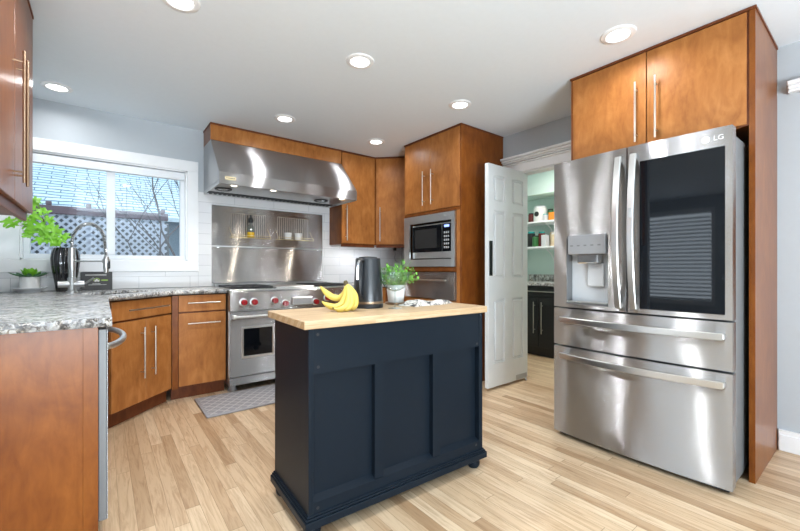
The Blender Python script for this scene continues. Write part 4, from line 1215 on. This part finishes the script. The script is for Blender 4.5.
# ------------------------------------------------------------------ pantry
pc = thing('pantry_cabinet', 'black base cabinet with one drawer and two doors inside the pantry', 'cabinet', (4.27, 3.20, 0), -PI / 2)
PW = 1.0
b = B(); box(b, 0, PW, .021, .60, .10, .872); box(b, 0, PW, .06, .08, 0, .10); obj('carcass', b, 'black', pc)
front(pc, 'drawer', .15, .894, .745, .868, ('h', .81, .19, .86), 'black')
front(pc, 'door', .15, .520, .118, .735, ('v', .47, .29, .68), 'black')
front(pc, 'door', .524, .894, .118, .735, ('v', .578, .29, .68), 'black')
front(pc, 'door', .004, .146, .118, .868, None, 'black')
front(pc, 'door', .898, PW - .004, .118, .868, None, 'black')
b = B(); box(b, 4.245, 4.875, 2.19, 3.21, .880, .915, .002); box(b, 4.86, 4.875, 2.19, 3.21, .915, 1.01); o = finish('pantry_countertop', b, 'granitedark', loc=(4.5, 2.7, .88)); tag(o, 'dark speckled granite top on the black pantry cabinet', 'countertop')
def shelf(z, label):
    t = thing('pantry_shelf', label, 'shelf', (4.875, 3.415, z), 0, 'pantry shelves')
    b = B(); box(b, -.325, 0, -2.0, 0, -.022, 0, .002); obj('shelf_board', b, 'white', t)
    for y in (-.62, -1.25):
        b = B(); box(b, -.012, 0, y, y + .018, -.22, -.022); box(b, -.24, 0, y, y + .018, -.036, -.022)
        tube(b, [(-.225, y + .009, -.03), (-.12, y + .009, -.085), (-.008, y + .009, -.205)], .007, 6); obj('bracket', b, 'white', t)
    return t
shelf(1.72, 'upper white pantry shelf with the white canister and orange box')
shelf(1.385, 'lower white pantry shelf with dark jars and bags')
def jar(x, y, z, r, h, mat, lid, label, cat='jar', sq=False):
    t = thing('storage_jar' if cat == 'jar' else cat, label, cat, (x, y, z + .0005), 0, 'groceries on the pantry shelves')
    b = B()
    if sq: box(b, -r, r, -r * .8, r * .8, 0, h, .004)
    else: lathe(b, [(.001, 0), (r * .96, 0), (r, .006), (r, h * .86), (r * .8, h * .9), (r * .8, h * .92), (.001, h * .92)], (0, 0, 0), 24)
    obj('body', b, mat, t)
    if lid:
        b = B(); lathe(b, [(.001, h * .9), (r * .86, h * .9), (r * .86, h), (.001, h)], (0, 0, 0), 24); obj('lid', b, lid, t)
    return t
XS = 4.66
jar(XS, 3.03, 1.72, .045, .13, 'darkred', 'black', 'small dark jar at the left end of the upper pantry shelf')
cn = jar(XS, 2.90, 1.72, .085, .21, 'ceramic', 'lightgrey', 'large white canister with a dark round mark on the upper pantry shelf', 'canister')
b = B(); lathe(b, [(.001, .0845), (.034, .0845), (.034, .0865), (.001, .0865)], (0, 0, .10), 20, 'X'); obj('round_mark', b, 'black', cn)
jar(XS - .05, 2.79, 1.72, .034, .09, 'lightgrey', 'teal', 'small pale tub beside the orange box on the upper pantry shelf', 'tub')
jar(XS - .04, 2.685, 1.72, .052, .10, 'orange', None, 'orange box on the upper pantry shelf', 'box', True)
jar(XS + .11, 2.70, 1.72, .045, .20, 'beige', 'white', 'tall beige packet behind the orange box', 'packet', True)
jar(XS + .10, 2.805, 1.72, .04, .17, 'leafdark', 'black', 'dark green bottle-shaped jar behind the small pale tub')
jar(XS, 3.035, 1.385, .052, .21, 'black', 'teal', 'black jar with teal lid on the lower pantry shelf, far left')
jar(XS - .04, 2.945, 1.385, .042, .15, 'leafdark', 'black', 'short dark green jar on the lower pantry shelf')
jar(XS, 2.875, 1.385, .046, .20, 'darkred', 'teal', 'dark red jar with teal lid on the lower pantry shelf')
jar(XS - .05, 2.795, 1.385, .042, .15, 'lightgrey', None, 'silver grey bag on the lower pantry shelf', 'bag', True)
jar(XS + .075, 2.755, 1.385, .045, .21, 'beige', 'lightgrey', 'tall beige container behind the grey bag on the lower pantry shelf', 'container')
jar(XS - .02, 2.68, 1.385, .044, .17, 'beige', 'white', 'cream jar with white lid near the right of the lower pantry shelf')
area_light('pantry_fill_light', (3.95, 2.2, CZ - .05), (0, 0, 0), .25, .25, 16, (1, .96, .9), None, 'DISK')  # unseen lamp added to brighten the pantry

# ------------------------------------------------------------------ outside the sink window
b = B(); box(b, -6, 8, 4.32, 16, -.2, 0); o = struct('ground_outside', b, 'ground'); 
fe = thing('garden_fence', 'lattice-topped garden fence seen through the sink window', 'fence', (-.8, 7.0, 0))
b = B(); box(b, -2.6, 1.62, -.03, .06, 1.84, 1.95, .004); box(b, -2.6, 1.62, -.02, .05, .98, 1.08, .004); obj('rail', b, 'plum', fe)
for k, x in enumerate((-1.9, -.85, .20, .62, 1.52)):
    b = B(); box(b, x, x + .06, .061, .12, 0, 1.84, .004); po = obj('post', b, 'lattice', fe)
    b = B(); box(b, x, x + .06, -.02, .05, 1.951, 2.01, .01); obj('post_cap', b, 'plum', po)
b = B(); P_ = .098; w_ = .0155
def slats(sgn, y0, y1):
    n = int(6.5 / P_)
    for k in range(n):
        # a slat runs at 45 degrees between z 1.08 and 1.84
        xa = -3.5 + k * P_; 
        za, zb2 = 1.08, 1.84; x0_, x1_ = (xa, xa + .76) if sgn > 0 else (xa + .76, xa)
        lo, hi = min(x0_, x1_), max(x0_, x1_)
        # clip to the panel
        t0, t1 = 0.0, 1.0
        L_, R2 = -2.6, 1.60
        def xt(t): return x0_ + (x1_ - x0_) * t
        if hi <= L_ or lo >= R2: continue
        for side in (L_, R2):
            tt = (side - x0_) / (x1_ - x0_)
            inside0 = L_ <= x0_ <= R2
            if 0 < tt < 1:
                if (xt(0) < L_ and side == L_) or (xt(0) > R2 and side == R2): t0 = max(t0, tt)
                if (xt(1) < L_ and side == L_) or (xt(1) > R2 and side == R2): t1 = min(t1, tt)
        p0 = Vector((xt(t0), 0, za + (zb2 - za) * t0)); p1 = Vector((xt(t1), 0, za + (zb2 - za) * t1)); d = (p1 - p0)
        if d.length < .02: continue
        d.normalize(); s = Vector((-d.z, 0, d.x)) * w_
        q = bmesh.new(); vs = []
        for y in (y0, y1): vs.append([q.verts.new(p + Vector((0, y, 0))) for p in (p0 - s, p1 - s, p1 + s, p0 + s)])
        A, C = vs; q.faces.new(A); q.faces.new(C[::-1])
        for m_ in range(4): q.faces.new((A[m_], C[m_], C[(m_ + 1) % 4], A[(m_ + 1) % 4]))
        _merge(b, q)
slats(1, .0, .010); slats(-1, .0102, .020)
obj('lattice_panel', b, 'lattice', fe, smooth=False)
b = B(); box(b, -2.6, 1.62, .0, .03, .05, .98); obj('board_panel', b, 'plum', fe)
b = B(); box(b, -4.2, .9, 7.5, 7.8, 0, 1.86, .03); o = finish('hedge', b, 'hedge', loc=(-1.6, 7.6, 0)); tag(o, 'dark hedge behind the lattice fence', 'hedge')
nh = thing('neighbour_house', 'neighbouring house with pale shingled roof beyond the fence', 'house', (0, 8.6, 0))
b = B(); t2 = bmesh.new(); pr = [(-.5, 1.95), (-.5, 2.02), (5.0, 5.07), (5.0, 5.0)]; xprism(b, pr, -7, 7); 
ro = obj('roof', b, 'shingle', nh, smooth=False)
b = B(); box(b, -6.8, 6.8, .0, 4.9, 0, 2.0); obj('wall', b, 'siding', nh)
b = B(); cyl(b, (-1.35, 1.2, 2.6), (-1.35, 1.2, 3.35), .05, 12); obj('vent_pipe', b, 'greyplastic', nh)
def bare(x, y, seed, label, h=3.2, lean=-.35):
    rnd = random.Random(seed); b = B()
    def grow(p, d, r, ln, depth):
        pts = [p]; q = p.copy(); dd = d.copy()
        for k in range(4):
            dd = (dd + Vector((rnd.uniform(-.18, .18), rnd.uniform(-.1, .1), rnd.uniform(-.05, .12)))).normalized(); q = q + dd * ln / 4; pts.append(q.copy())
        tube(b, pts, [r, r * .9, r * .8, r * .7, r * .55], 5)
        if depth:
            for k in range(3):
                s = rnd.choice((2, 3, 4)); grow(pts[s], (dd + Vector((rnd.uniform(-.9, .9), rnd.uniform(-.3, .3), rnd.uniform(-.1, .5)))).normalized(), r * .5, ln * .62, depth - 1)
    grow(Vector((0, 0, 0)), Vector((lean, 0, 1)).normalized(), .022, h * .55, 3)
    o = finish('bare_tree', b, 'bark'); o.location = (x, y, 0); tag(o, label, 'tree')
bare(1.35, 6.1, 4, 'thin bare tree with twigs outside the right half of the sink window')
bare(.75, 6.4, 9, 'thin bare sapling before the lattice fence, further left', 2.6, -.25)
